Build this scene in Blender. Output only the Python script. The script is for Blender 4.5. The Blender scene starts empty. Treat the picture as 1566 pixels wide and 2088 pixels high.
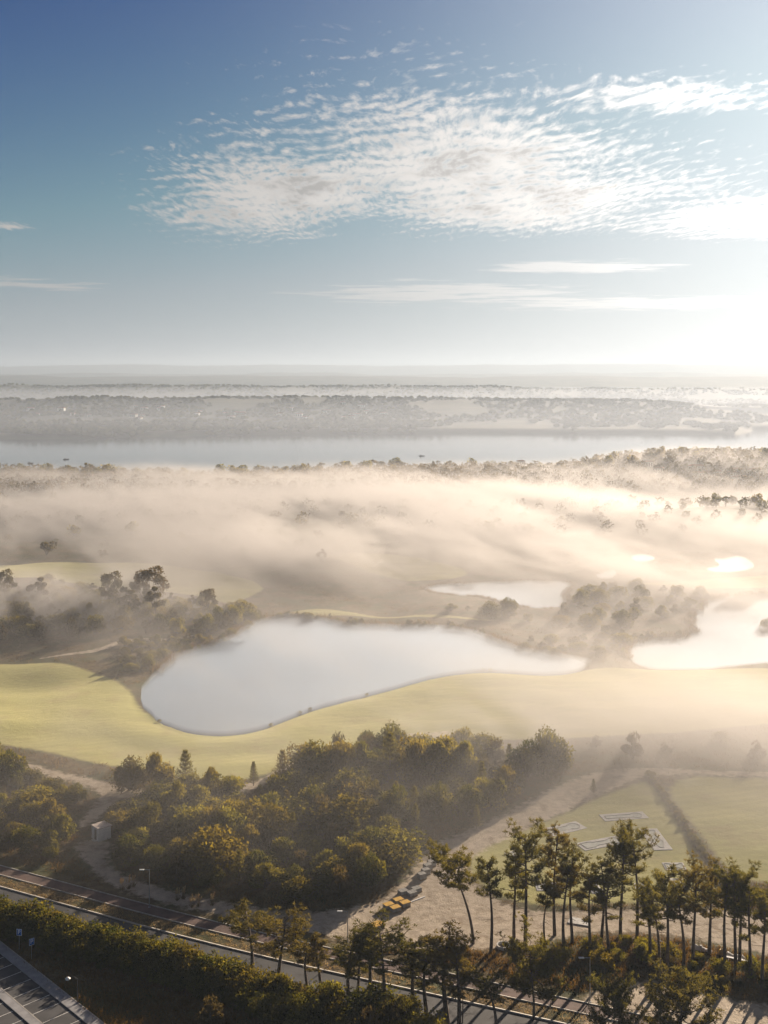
import bpy, math, random
import numpy as np
from mathutils import Vector

# ------------------------------------------------------------------ camera, sky, sun, exposure
scene = bpy.context.scene
COL = scene.collection
R = math.radians
FPX, CX, HY, CAMZ = 2300.0, 783.0, 755.0, 85.0     # photo focal length (px), centre x, horizon y, height (m)
cam = bpy.data.cameras.new("camera")
cam.sensor_fit = 'HORIZONTAL'; cam.sensor_width = 36.0
cam.lens = 36.0 * FPX / 1566.0
cam.shift_y = -(1044.0 - HY) / 1566.0
cam.clip_start = 1.0; cam.clip_end = 40000.0
camo = bpy.data.objects.new("camera", cam); COL.objects.link(camo)
camo.location = (0, 0, CAMZ); camo.rotation_euler = (R(90), 0, 0)
scene.camera = camo

SUN_AZ, SUN_EL = R(32), R(13)
SUN_DIR = Vector((math.sin(SUN_AZ) * math.cos(SUN_EL), math.cos(SUN_AZ) * math.cos(SUN_EL), math.sin(SUN_EL)))
SUN_STRENGTH, SKY_STRENGTH, EXPOSURE = 5.0, 0.05, 1.62
sun = bpy.data.lights.new("sun", 'SUN'); sun.energy = SUN_STRENGTH; sun.angle = R(0.5); sun.color = (1.0, 0.82, 0.63)
suno = bpy.data.objects.new("sun", sun); COL.objects.link(suno)
suno.rotation_euler = (-SUN_DIR).to_track_quat('-Z', 'Y').to_euler(); suno.location = (300, 500, 200)

class NT:
    """small helper for writing node trees"""
    def __init__(s, tree): s.t = tree; s.n = tree.nodes; s.l = tree.links
    def node(s, kind, **kw):
        n = s.n.new(kind)
        for k, v in kw.items(): setattr(n, k, v)
        return n
    def put(s, sock, v):
        if isinstance(v, bpy.types.NodeSocket): s.l.new(v, sock)
        elif v is not None: sock.default_value = v
    def math(s, op, a, b=None, c=None, clamp=False):
        n = s.node('ShaderNodeMath', operation=op, use_clamp=clamp)
        for i, v in enumerate((a, b, c)):
            if v is not None: s.put(n.inputs[i], v)
        return n.outputs[0]
    def vmath(s, op, a, b=None, out=0):
        n = s.node('ShaderNodeVectorMath', operation=op)
        s.put(n.inputs[0], a)
        if b is not None: s.put(n.inputs[1], b)
        return n.outputs[out]
    def comb(s, x, y, z):
        n = s.node('ShaderNodeCombineXYZ'); s.put(n.inputs[0], x); s.put(n.inputs[1], y); s.put(n.inputs[2], z); return n.outputs[0]
    def sep(s, v):
        n = s.node('ShaderNodeSeparateXYZ'); s.put(n.inputs[0], v); return n.outputs
    def noise(s, vec, scale, detail=3, rough=0.55, dist=0.0, out=0):
        n = s.node('ShaderNodeTexNoise'); s.put(n.inputs['Vector'], vec)
        s.put(n.inputs['Scale'], scale); n.inputs['Detail'].default_value = detail
        n.inputs['Roughness'].default_value = rough; n.inputs['Distortion'].default_value = dist
        return n.outputs[out]
    def ramp(s, v, a, b, lo=0.0, hi=1.0, smooth=True):
        n = s.node('ShaderNodeMapRange'); n.interpolation_type = 'SMOOTHSTEP' if smooth else 'LINEAR'
        s.put(n.inputs[0], v); s.put(n.inputs[1], a); s.put(n.inputs[2], b); s.put(n.inputs[3], lo); s.put(n.inputs[4], hi)
        return n.outputs[0]
    def mix(s, f, a, b, blend='MIX'):
        n = s.node('ShaderNodeMix', data_type='RGBA', blend_type=blend); n.clamp_factor = True
        s.put(n.inputs[0], f)
        for i, v in ((6, a), (7, b)):
            if isinstance(v, tuple) and len(v) == 3: v = v + (1.0,)
            s.put(n.inputs[i], v)
        return n.outputs[2]

world = bpy.data.worlds.new("World"); scene.world = world; world.use_nodes = True
w = NT(world.node_tree); w.n.clear()
sky = w.node('ShaderNodeTexSky', sky_type='NISHITA', sun_disc=False, sun_elevation=SUN_EL, sun_rotation=SUN_AZ,
             altitude=90.0, air_density=0.9, dust_density=0.04, ozone_density=2.6)
D = w.vmath('NORMALIZE', w.node('ShaderNodeTexCoord').outputs['Generated'])
dx, dy, dz = w.sep(D)
cosang = w.vmath('DOT_PRODUCT', D, tuple(SUN_DIR), out='Value')
# an altocumulus sheet: the view direction meets a flat layer overhead, so cloudlets shrink towards the horizon
zc = w.math('MAXIMUM', dz, 0.03)
px_, py_ = w.math('DIVIDE', dx, zc), w.math('DIVIDE', dy, zc)
P2 = w.comb(px_, py_, 0.0)
def blob(cx, cy, rx, ry, rot):
    """soft patch of the layer where clouds gather (layer units = layer heights from the zenith)"""
    x, y = w.math('SUBTRACT', px_, cx), w.math('SUBTRACT', py_, cy)
    c, s_ = math.cos(rot), math.sin(rot)
    u = w.math('DIVIDE', w.math('ADD', w.math('MULTIPLY', x, c), w.math('MULTIPLY', y, s_)), rx)
    v = w.math('DIVIDE', w.math('SUBTRACT', w.math('MULTIPLY', y, c), w.math('MULTIPLY', x, s_)), ry)
    return w.math('SUBTRACT', 1.0, w.math('SQRT', w.math('ADD', w.math('POWER', w.math('ABSOLUTE', u), 2.0), w.math('POWER', w.math('ABSOLUTE', v), 2.0))))
def wmax(*a):
    r = a[0]
    for b in a[1:]: r = w.math('SMOOTH_MAX', r, b, 0.25)
    return r
bank = wmax(blob(-0.62, 6.6, 0.95, 2.6, 0.22), blob(0.35, 5.6, 1.0, 2.2, -0.15), blob(0.9, 6.7, 1.3, 2.1, 0.0),
            blob(2.9, 7.3, 1.8, 1.7, 0.0), w.math('SUBTRACT', blob(1.0, 4.15, 1.0, 0.55, 0.1), 0.30))
bank = w.math('MAXIMUM', bank, blob(-2.62, 7.8, 0.2, 0.3, 0.0))
rest = w.math('MULTIPLY', w.ramp(w.noise(P2, 0.33, 2), 0.5, 0.66), w.ramp(dy, 0.72, 0.45))       # other patches behind and beside
bank = w.math('MAXIMUM', w.math('MULTIPLY', w.math('ADD', bank, 0.0), 1.0), w.math('SUBTRACT', rest, 0.4))
P3 = w.comb(px_, w.math('MULTIPLY', w.math('LOGARITHM', zc, math.e), -2.1), 0.0)      # the layer's thickness keeps far cloudlets from flattening out
warp = w.vmath('SCALE', w.vmath('SUBTRACT', w.noise(P3, 1.6, 2, out=1), (0.5, 0.5, 0.5)), None)
warp.node.inputs['Scale'].default_value = 0.35
PW = w.vmath('ADD', P3, warp)
rot = w.node('ShaderNodeMapping'); w.put(rot.inputs['Vector'], PW); rot.inputs['Rotation'].default_value = (0, 0, R(14)); rot.inputs['Scale'].default_value = (1.0, 0.85, 1.0)
cell = w.noise(rot.outputs[0], 24.0, 5, 0.6)
ripple = w.node('ShaderNodeTexWave', wave_type='BANDS', bands_direction='Y', wave_profile='SIN')
w.put(ripple.inputs['Vector'], rot.outputs[0]); ripple.inputs['Scale'].default_value = 3.9; ripple.inputs['Distortion'].default_value = 4.0
ripple.inputs['Detail'].default_value = 2.0; ripple.inputs['Detail Scale'].default_value = 1.6
cells = w.math('ADD', w.math('MULTIPLY', cell, 0.78), w.math('MULTIPLY', ripple.outputs['Fac'], 0.11))
big = w.noise(P2, 1.1, 3)
cover = w.math('ADD', w.math('ADD', cells, w.math('MULTIPLY', w.ramp(bank, -0.35, 0.75, -0.32, 0.27, smooth=False), 1.0)), w.math('MULTIPLY', w.math('SUBTRACT', big, 0.5), 0.42))
alpha = w.math('MULTIPLY', w.ramp(cover, 0.38, 0.74), 0.94)
thick = w.math('MULTIPLY', w.ramp(cover, 0.5, 0.9), w.ramp(w.noise(P3, 3.2, 3), 0.4, 0.62))
# long thin streaks lower down
low = wmax(blob(0.7, 14.8, 2.4, 2.6, 0.1), blob(3.8, 17.0, 3.4, 2.6, 0.12), blob(1.9, 11.0, 1.2, 0.9, 0.1))
low = w.math('MAXIMUM', low, w.math('SUBTRACT', blob(-4.2, 13.0, 1.5, 2.0, 0.0), 0.28))
st = w.node('ShaderNodeMapping'); w.put(st.inputs['Vector'], P2); st.inputs['Scale'].default_value = (0.55, 0.9, 1.0); st.inputs['Rotation'].default_value = (0, 0, R(6))
streak = w.noise(st.outputs[0], 2.2, 5, 0.62)
salpha = w.math('MULTIPLY', w.ramp(w.math('ADD', streak, w.ramp(low, -0.4, 0.7, -0.30, 0.16, smooth=False)), 0.44, 0.66), 0.62)
alpha = w.math('MAXIMUM', alpha, salpha)
# cloud light: forward-scattered sunlight plus skylight
fwd = w.math('POWER', w.math('MAXIMUM', cosang, 0.0), 14.0)
fwd2 = w.math('POWER', w.math('MAXIMUM', cosang, 0.0), 3.0)
clum = w.math('ADD', w.math('ADD', 2.8, w.math('MULTIPLY', fwd2, 2.1)), w.math('MULTIPLY', fwd, 10.0))
clum = w.math('MULTIPLY', clum, w.ramp(thick, 0.0, 1.0, 1.0, 0.64))
ccol = w.vmath('SCALE', (1.0, 0.95, 0.90)); w.put(ccol.node.inputs['Scale'], clum)
gam = w.node('ShaderNodeGamma'); g0 = w.vmath('SCALE', sky.outputs[0]); g0.node.inputs['Scale'].default_value = 1 / 4.5; w.put(gam.inputs[0], g0); gam.inputs[1].default_value = 2.3
g1 = w.vmath('SCALE', w.vmath('MINIMUM', gam.outputs[0], g0)); g1.node.inputs['Scale'].default_value = 4.5
skyc = w.vmath('DIVIDE', g1, w.vmath('ADD', w.vmath('MULTIPLY', g1, (1 / 10.,) * 3), (1.0, 1.0, 1.0)))       # film-like shoulder towards the sun
aur = w.vmath('SCALE', (1.0, 0.96, 0.90)); w.put(aur.node.inputs['Scale'], w.math('MULTIPLY', w.math('POWER', w.math('MAXIMUM', cosang, 0.0), 12.0), 4.8))
veil = w.math('MULTIPLY', w.math('EXPONENT', w.math('MULTIPLY', w.math('MAXIMUM', dz, 0.0), -10.5)), 0.92)
p1 = w.vmath('SCALE', (1.0, 0.90, 0.80)); w.put(p1.node.inputs['Scale'], w.math('MULTIPLY', w.math('POWER', w.math('MAXIMUM', cosang, 0.0), 5.0), 3.1))
pale = w.vmath('ADD', p1, (2.35, 2.6, 2.95))
skyc = w.vmath('ADD', w.mix(veil, w.vmath('MULTIPLY', skyc, (0.38, 0.46, 0.50)), pale), aur)       # bright haze round the sun
mixc = w.mix(w.math('MULTIPLY', alpha, w.ramp(dz, 0.01, 0.06)), skyc, ccol)
bg = w.node('ShaderNodeBackground'); w.put(bg.inputs['Color'], mixc); bg.inputs['Strength'].default_value = SKY_STRENGTH
wo = w.node('ShaderNodeOutputWorld'); w.l.new(bg.outputs[0], wo.inputs['Surface'])

vs = scene.view_settings
vs.view_transform = 'Standard'; vs.look = 'None'; vs.gamma = 1.0; vs.use_curve_mapping = False; vs.exposure = EXPOSURE
cy = scene.cycles
scene.render.engine='CYCLES'; world.cycles.sampling_method='MANUAL'; world.cycles.sample_map_resolution=256
cy.use_denoising = True; cy.use_adaptive_sampling = True; cy.adaptive_threshold = 0.02
cy.max_bounces = 5; cy.diffuse_bounces = 2; cy.glossy_bounces = 2; cy.transmission_bounces = 4; cy.volume_bounces = 2; cy.transparent_max_bounces = 6
cy.volume_step_rate = 1.0; cy.volume_max_steps = 256
cy.caustics_reflective = False; cy.caustics_refractive = False
# ------------------------------------------------------------------ terrain
rng = np.random.default_rng(7); random.seed(7)
def ss(a, b, x):
    t = np.clip((np.asarray(x, float) - a) / (b - a), 0, 1); return t * t * (3 - 2 * t)
_G = np.random.default_rng(3).random((64, 64))
def vnoise(x, y):
    """smooth value noise, period 64"""
    x = np.asarray(x, float); y = np.asarray(y, float)
    i = np.floor(x).astype(int); j = np.floor(y).astype(int); fx = x - i; fy = y - j
    fx = fx * fx * (3 - 2 * fx); fy = fy * fy * (3 - 2 * fy)
    i &= 63; j &= 63; i1 = (i + 1) & 63; j1 = (j + 1) & 63
    return (_G[i, j] * (1 - fx) + _G[i1, j] * fx) * (1 - fy) + (_G[i, j1] * (1 - fx) + _G[i1, j1] * fx) * fy
def fbm(x, y, o=4):
    r = 0; a = 0.5
    for k in range(o): r = r + a * vnoise(x * 2 ** k + 17 * k, y * 2 ** k + 31 * k); a *= 0.5
    return r / (1 - 0.5 ** o)
def gp(x, y, z=0.0):
    """ground point seen at photo pixel (x, y), on level z"""
    d = FPX * (CAMZ - z) / (y - HY); return np.array([(x - CX) / FPX * d, d])
def gpoly(pts, z=0.0): return np.array([gp(x, y, z) for x, y in pts])
def smooth(pts, n=3, closed=True):
    p = np.asarray(pts, float)
    for _ in range(n):
        if closed: q = np.roll(p, -1, 0); a = .75 * p + .25 * q; b = .25 * p + .75 * q; p = np.stack([a, b], 1).reshape(-1, 2)
        else:
            a = .75 * p[:-1] + .25 * p[1:]; b = .25 * p[:-1] + .75 * p[1:]
            p = np.vstack([p[:1], np.stack([a, b], 1).reshape(-1, 2), p[-1:]])
    return p
def seg_dist(x, y, pts, closed):
    d2 = np.full(x.shape, 1e18); n = len(pts)
    for i in range(n if closed else n - 1):
        a = pts[i]; b = pts[(i + 1) % n]; ab = b - a; L = max((ab ** 2).sum(), 1e-9)
        t = np.clip(((x - a[0]) * ab[0] + (y - a[1]) * ab[1]) / L, 0, 1)
        d2 = np.minimum(d2, (x - a[0] - t * ab[0]) ** 2 + (y - a[1] - t * ab[1]) ** 2)
    return np.sqrt(d2)
def inside(x, y, pts):
    r = np.zeros(x.shape, bool); n = len(pts)
    for i in range(n):
        (x0, y0), (x1, y1) = pts[i], pts[(i + 1) % n]
        if y0 == y1: continue
        r ^= ((y0 > y) != (y1 > y)) & (x < (x1 - x0) * (y - y0) / (y1 - y0) + x0)
    return r
def sdist(x, y, pts, far=60.0):
    """signed distance to a closed outline, negative inside; clipped to +-far"""
    x = np.asarray(x, float); y = np.asarray(y, float); out = np.full(x.shape, far)
    lo = pts.min(0) - far; hi = pts.max(0) + far
    m = (x > lo[0]) & (x < hi[0]) & (y > lo[1]) & (y < hi[1])
    if m.any():
        d = seg_dist(x[m], y[m], pts, True); ins = inside(x[m], y[m], pts)
        out[m] = np.where(ins, -np.minimum(d, far), np.minimum(d, far))
    return out
PONDZ = -0.7
PONDS = {
 'main': smooth(gpoly([(283,1422),(296,1448),(325,1476),(370,1494),(430,1502),(500,1499),(552,1484),(620,1456),(700,1433),(800,1409),(890,1381),(980,1371),(1050,1375),(1120,1380),(1180,1372),(1212,1360),
    (1185,1346),(1110,1334),(1055,1326),(1020,1312),(975,1292),(885,1278),(800,1281),(720,1277),(650,1263),(585,1258),(525,1268),(478,1298),(420,1318),(352,1340),(330,1366),(296,1396)], PONDZ)),
 'fairway': smooth(gpoly([(862,1202),(885,1194),(960,1191),(1040,1186),(1130,1186),(1172,1193),(1150,1206),(1156,1226),(1145,1240),(1110,1242),(1060,1238),(1004,1224),(985,1217),(900,1213)], PONDZ)),
 'wooded': smooth(gpoly([(1272,1338),(1286,1316),(1330,1302),(1392,1303),(1425,1290),(1402,1262),(1438,1243),(1432,1226),(1480,1217),(1566,1213),(1760,1214),(1800,1300),(1740,1345),(1566,1352),(1480,1361),(1400,1367),(1310,1364)], PONDZ)),
 'small': smooth(gpoly([(1284,1138),(1300,1132),(1325,1132),(1338,1140),(1320,1146),(1296,1146)], PONDZ)),
 'reedy': smooth(gpoly([(1214,1174),(1235,1167),(1256,1163),(1258,1172),(1245,1181),(1222,1181)], PONDZ)),
 'far': smooth(gpoly([(1430,1161),(1475,1156),(1450,1140),(1480,1141),(1510,1132),(1545,1155),(1520,1164),(1470,1169)], PONDZ)),
}
for k_, p_ in list(PONDS.items()):        # break the shoreline into small bays and tongues
    c_ = p_.mean(0); r_ = p_ - c_; r_ /= np.linalg.norm(r_, axis=1)[:, None]
    amp = np.where(p_[:, 1] > c_[1] - 4, 2.6, 0.9) if len(p_) > 100 else 0.8
    PONDS[k_] = p_ + r_ * ((fbm(p_[:, 0] / 5.5 + 7, p_[:, 1] / 5.5, 3) - .5) * amp * (1.7 if k_ != 'main' else 1.4) * np.ones(len(p_)))[:, None]
LAGZ = -4.0
# near and far shore of the lagoon as Y over X
def near_shore(x):
    px = CX + x * FPX / 950.0
    yy = np.interp(px, [-900, 0, 250, 320, 400, 500, 560, 700, 1100, 1250, 1500, 1566, 2600], [962, 962, 966, 974, 968, 966, 962, 952, 948, 940, 930, 928, 920])
    return FPX * (CAMZ - LAGZ) / (yy - HY)
def far_shore(x):
    px = CX + x * FPX / 1600.0
    yy = np.interp(px, [-1500, 0, 180, 320, 560, 783, 1100, 1300, 1480, 1566, 3000], [898, 898, 897, 892, 886, 885, 886, 885, 886, 878, 876])
    return FPX * (CAMZ - LAGZ) / (yy - HY) + 10 * np.sin(x / 90.0)
def inlet(x, y): return ((x - 700) / 180.0) ** 2 + ((y - 2080) / 130.0) ** 2 - 1 + 0.5 * np.sin(x / 40.)
def height(x, y):
    x = np.asarray(x, float); y = np.asarray(y, float)
    u = ss(235, 300, y) * (1 - ss(760, 900, y))
    h = u * ((fbm(x / 46 + 9, y / 60 + 4, 3) - 0.5) * 4.2 + (vnoise(x / 21 + 3, y / 18) - .5) * 1.5)
    h = h + (1 - ss(235, 300, y)) * ss(196, 215, y) * (vnoise(x / 15, y / 15) - .5) * 0.5
    for k, p in PONDS.items():
        d = sdist(x, y, p, 45.0)
        near = 1 - ss(1.0, 17.0, d)
        h = h * (1 - near) + near * (PONDZ + np.clip(d, -6, 14) * 0.10 + np.clip(d, 0, 3) * 0.09)
    # belt of land before the lagoon, rising to a wooded hill on the right
    ns = near_shore(x)
    hill = 13 * ss(120, 240, x) * np.exp(-((y - 905) / 95.0) ** 2) + 2.2 * ss(-60, 40, x) * np.exp(-((y - 880) / 60.0) ** 2)
    hill = hill + 6 * np.exp(-((x - 190) / 60.0) ** 2 - ((y - 640) / 40.0) ** 2)
    h = h + hill * (1 - ss(950, 1000, y) * 0)
    shore = ss(-60, 12, y - ns)
    h = h * (1 - shore) + (LAGZ - 1.6) * shore
    fs = far_shore(x); land = ss(-6, 30, y - fs)
    rid = 1.8 + (16 + 22 * fbm(x / 260 + 5, y / 500, 3)) * np.exp(-((y - 2180) / 330.0) ** 2) * (1 - 0.55 * ss(250, 800, x))
    rid = rid + (14 + 34 * fbm(x / 330 + 8, 3.3 + 0 * x, 4)) * np.exp(-((y - 3500) / 520.0) ** 2) * (1 - .3 * ss(500, 1300, x))
    rid = rid + (38 + 26 * fbm(x / 500 + 21, 1.7 + 0 * x, 4)) * np.exp(-((y - 6100) / 800.0) ** 2)
    rid = rid + (40 + 46 * fbm(x / 700 + 2, 9.1 + 0 * x, 4)) * np.exp(-((y - 8200) / 700.0) ** 2)
    top = np.interp(x, [-9000, -4400, -3600, -2600, -1400, 0, 1400, 2800, 4300, 9000], [100, 104, 128, 146, 140, 142, 146, 150, 130, 120]) + 46 * (fbm(x / 1000 + 4, 5.5 + 0 * x, 4) - .5)
    rid = rid + top * np.exp(-((y - 11300) / 1200.0) ** 2)
    rid = rid + (fbm(x / 170, y / 210, 4) - .5) * 10 * ss(20, 400, y - fs)
    far = LAGZ - 1.6 + land * (rid + 5.0)
    far = np.where((inlet(x, y) < 0.0), np.minimum(far, LAGZ - 1.0 + 3 * np.clip(inlet(x, y) + .3, 0, .3)), far)
    return np.where(y > ns + 200, far, h)
def hz(x, y): return float(height(np.array([x]), np.array([y]))[0])
def at(x, y):
    """where the ray through photo pixel (x, y) meets the terrain"""
    z = 0.0
    for _ in range(12):
        p = gp(x, y, z); z = .5 * z + .5 * hz(p[0], p[1])
    p = gp(x, y, z); return Vector((p[0], p[1], hz(p[0], p[1])))
# ------------------------------------------------------------------ helpers for objects
def tag(o, label=None, cat=None, group=None, kind=None):
    if label: o['label'] = label
    if cat: o['category'] = cat
    if group: o['group'] = group
    if kind: o['kind'] = kind
    return o
def link(name, data, parent=None):
    o = bpy.data.objects.new(name, data); COL.objects.link(o)
    if parent is not None: o.parent = parent
    return o
def empty(name, loc=(0, 0, 0), rz=0.0):
    o = link(name, None); o.location = loc; o.rotation_euler = (0, 0, rz); o.empty_display_size = 0.5; return o
def mesh_np(name, v, faces, mats, midx=None, shade=False, attrs=None):
    """mesh from an array of vertices and a list of face arrays (n x 3 or n x 4)"""
    me = bpy.data.meshes.new(name)
    v = np.asarray(v, np.float32); fs = [np.asarray(f, np.int32) for f in faces if len(f)]
    nl = sum(f.size for f in fs); nf = sum(len(f) for f in fs)
    me.vertices.add(len(v)); me.vertices.foreach_set('co', v.ravel())
    me.loops.add(nl); me.polygons.add(nf)
    me.loops.foreach_set('vertex_index', np.concatenate([f.ravel() for f in fs]))
    tot = np.concatenate([np.full(len(f), f.shape[1], np.int32) for f in fs])
    me.polygons.foreach_set('loop_start', np.concatenate([[0], np.cumsum(tot)[:-1]]).astype(np.int32))
    if midx is not None: me.polygons.foreach_set('material_index', np.asarray(midx, np.int32))
    if shade: me.polygons.foreach_set('use_smooth', np.ones(nf, bool))
    for k, a in (attrs or {}).items():
        if a.ndim == 2:
            at_ = me.attributes.new(k, 'FLOAT_COLOR', 'POINT'); at_.data.foreach_set('color', np.asarray(a, np.float32).ravel())
        else:
            at_ = me.attributes.new(k, 'FLOAT', 'POINT'); at_.data.foreach_set('value', np.asarray(a, np.float32))
    for m in mats: me.materials.append(m)
    me.update(calc_edges=True); return me
def newmat(name):
    m = bpy.data.materials.new(name); m.use_nodes = True; t = NT(m.node_tree); t.n.clear()
    out = t.node('ShaderNodeOutputMaterial'); return m, t, out
def plain(name, col, rough=0.7, metallic=0.0, var=0.25, scale=3.0, bump=0.0):
    m, t, out = newmat(name); p = t.node('ShaderNodeBsdfPrincipled')
    pos = t.node('ShaderNodeTexCoord').outputs['Object']
    n = t.noise(pos, scale, 5, 0.6)
    c = t.mix(t.ramp(n, 0.3, 0.7), tuple(c_ * (1 - var) for c_ in col), tuple(min(1, c_ * (1 + var)) for c_ in col))
    t.put(p.inputs['Base Color'], c); p.inputs['Roughness'].default_value = rough; p.inputs['Metallic'].default_value = metallic
    if bump:
        b = t.node('ShaderNodeBump'); b.inputs['Distance'].default_value = bump; t.put(b.inputs['Height'], n); t.put(p.inputs['Normal'], b.outputs[0])
    t.l.new(p.outputs[0], out.inputs[0]); return m

# ------------------------------------------------------------------ outlines traced on the ground
LAWNS = [smooth(gpoly(p), 2) for p in (
 [(-150,1352),(100,1352),(200,1372),(262,1402),(288,1445),(345,1478),(450,1488),(550,1472),(700,1424),(900,1370),(1050,1364),(1200,1362),(1300,1366),(1566,1362),(1900,1362),(1900,1470),(1566,1468),(1400,1490),(1200,1500),(1000,1508),(850,1515),(660,1535),(570,1572),(500,1592),(420,1594),(300,1574),(200,1558),(60,1522),(-150,1500)],
 [(540,1252),(640,1232),(760,1244),(900,1252),(1060,1258),(1010,1270),(880,1266),(720,1260),(600,1262)],
 [(-100,1150),(200,1150),(330,1148),(420,1160),(560,1190),(480,1226),(430,1218),(300,1198),(100,1180),(-100,1176)],
 [(600,1128),(800,1120),(960,1150),(980,1180),(850,1192),(760,1170)],
 [(840,1206),(980,1220),(1000,1232),(960,1242),(840,1228)],
 [(1240,1192),(1400,1182),(1566,1168),(1700,1182),(1566,1203),(1420,1204),(1330,1200)],
 [(948,1752),(1000,1722),(1100,1680),(1200,1635),(1290,1600),(1330,1592),(1420,1740),(1478,1842),(1380,1842),(1240,1840),(1060,1846),(975,1800)],
 [(1335,1584),(1566,1586),(1800,1590),(1800,1800),(1566,1800),(1500,1790),(1440,1720)],
)]
SANDS = [smooth(gpoly(p), 2) for p in (
 [(20,1542),(60,1556),(120,1574),(200,1590),(290,1612),(310,1624),(262,1624),(228,1640),(200,1668),(168,1686),(158,1682),(182,1650),(212,1616),(160,1596),(90,1580),(30,1556)],
 [(150,1718),(200,1712),(235,1720),(215,1735),(222,1765),(260,1790),(350,1818),(480,1845),(560,1858),(640,1862),(720,1850),(780,1838),(820,1800),(852,1760),(868,1730),(916,1710),(1036,1655),(1126,1606),(1230,1568),(1320,1568),(1566,1574),(1800,1578),(1800,1584),(1566,1581),(1325,1580),(1270,1596),(1160,1650),(1060,1694),(960,1745),(950,1775),(975,1820),(1060,1860),(1200,1858),(1420,1852),(1566,1862),(1700,1870),(1700,1960),(1566,1950),(1400,1905),(1200,1895),(1050,1940),(960,1930),(830,1925),(690,1905),(560,1886),(440,1862),(330,1842),(240,1812),(190,1775),(165,1745)],
 [(465,1612),(530,1594),(600,1552),(614,1556),(545,1602),(475,1624)],
 [(60,1344),(150,1336),(205,1328),(243,1308),(300,1302),(360,1296),(398,1288),(400,1291),(362,1300),(302,1306),(248,1314),(210,1333),(150,1341)],
 [(560,1870),(700,1888),(840,1912),(900,1940),(780,1930),(640,1905)],
 [(1180,2030),(1300,1995),(1440,2030),(1566,2050),(1700,2060),(1700,2300),(1300,2300),(1200,2120)],
 [(600,1548),(640,1538),(700,1530),(720,1536),(660,1548),(610,1556)],
 [(800,1498),(880,1492),(960,1494),(940,1502),(850,1506)],
)]
# ------------------------------------------------------------------ ground sheet
rows = list(np.arange(-400, 119, 40.0)) + list(np.arange(120, 450, 0.8))
while rows[-1] < 2500: rows.append(rows[-1] * 1.006)
while rows[-1] < 12900: rows.append(rows[-1] * 1.012)
rows = np.array(rows); NC = 430
uu = np.linspace(-1, 1, NC)
YY = np.repeat(rows[:, None], NC, 1); XX = uu[None, :] * np.maximum(0.40 * rows + 25, 100)[:, None]
ZZ = height(XX, YY)
def soft(polys, wid):
    m = np.zeros(XX.shape)
    for p in polys: m = np.maximum(m, np.clip(0.5 - sdist(XX, YY, p, wid * 1.2) / (2 * wid), 0, 1))
    return m
lawn_m = np.maximum(soft([LAWNS[i] for i in (0, 2, 6, 7)], 5.0), soft([LAWNS[i] for i in (1, 3, 5)], 5.0) * .52); sand_m = soft(SANDS, 4.0)
wet = np.zeros(XX.shape)
for k, p in PONDS.items(): wet = np.maximum(wet, np.clip(1 - sdist(XX, YY, p, 8.0) / 7.0, 0, 1) * (ss(-6, 8, YY - p[:, 1].mean()) * .9 + .1))
farl = ss(480, 700, YY)
mask = np.stack([lawn_m, sand_m, wet, farl], -1).reshape(-1, 4)

gm, t, out = newmat('ground_cover')
pos = t.node('ShaderNodeNewGeometry').outputs['Position']
mk = t.node('ShaderNodeAttribute', attribute_name='mask'); mr, mg, mb = t.sep(mk.outputs['Color']); ma = mk.outputs['Alpha']
n1 = t.noise(pos, 0.09, 5, 0.6); n2 = t.noise(pos, 0.6, 5, 0.65); n3 = t.noise(pos, 4.0, 4, 0.6)
stretch = t.node('ShaderNodeMapping'); t.put(stretch.inputs['Vector'], pos); stretch.inputs['Rotation'].default_value = (0, 0, R(35)); stretch.inputs['Scale'].default_value = (0.25, 1.0, 1.0)
n4 = t.noise(stretch.outputs[0], 0.12, 4, 0.6)
rough_c = t.mix(t.ramp(n2, 0.35, 0.65), (0.10, 0.068, 0.034), (0.165, 0.125, 0.062))
rough_c = t.mix(t.ramp(n1, 0.42, 0.62), rough_c, (0.075, 0.080, 0.028))
rough_c = t.mix(t.math('MULTIPLY', t.ramp(n3, 0.45, 0.75), 0.5), rough_c, (0.05, 0.045, 0.022))
lawn_c = t.mix(t.ramp(n4, 0.36, 0.66), (0.24, 0.24, 0.058), (0.38, 0.355, 0.115))
lawn_c = t.mix(t.math('MULTIPLY', t.ramp(n1, 0.5, 0.68), 0.6), lawn_c, (0.25, 0.195, 0.075))
stripe = t.node('ShaderNodeTexWave', wave_type='BANDS', bands_direction='X'); t.put(stripe.inputs['Vector'], stretch.outputs[0]); stripe.inputs['Scale'].default_value = 0.22; stripe.inputs['Distortion'].default_value = 2.0; stripe.inputs['Detail Scale'].default_value = 0.4
lawn_c = t.mix(t.math('MULTIPLY', stripe.outputs['Fac'], 0.22), lawn_c, (0.17, 0.18, 0.05))
lawn_c = t.mix(t.math('MULTIPLY', t.ramp(n3, 0.4, 0.7), 0.22), lawn_c, (0.10, 0.11, 0.03))
sand_c = t.mix(t.ramp(n2, 0.3, 0.7), (0.38, 0.315, 0.235), (0.56, 0.475, 0.37))
sand_c = t.mix(t.math('MULTIPLY', t.ramp(n3, 0.5, 0.72), 0.45), sand_c, (0.20, 0.155, 0.105))
sand_c = t.mix(t.math('MULTIPLY', t.ramp(t.noise(pos, 0.22, 5, 0.7, 1.0), 0.50, 0.68), 0.55), sand_c, (0.22, 0.16, 0.10))
far_n = t.noise(pos, 0.012, 4, 0.62)
far_c = t.mix(t.ramp(far_n, 0.44, 0.56), (0.035, 0.042, 0.022), (0.060, 0.060, 0.032))
c = t.mix(ma, rough_c, far_c)
edge = t.math('MULTIPLY', t.math('SUBTRACT', n2, 0.5), 0.55)
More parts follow.
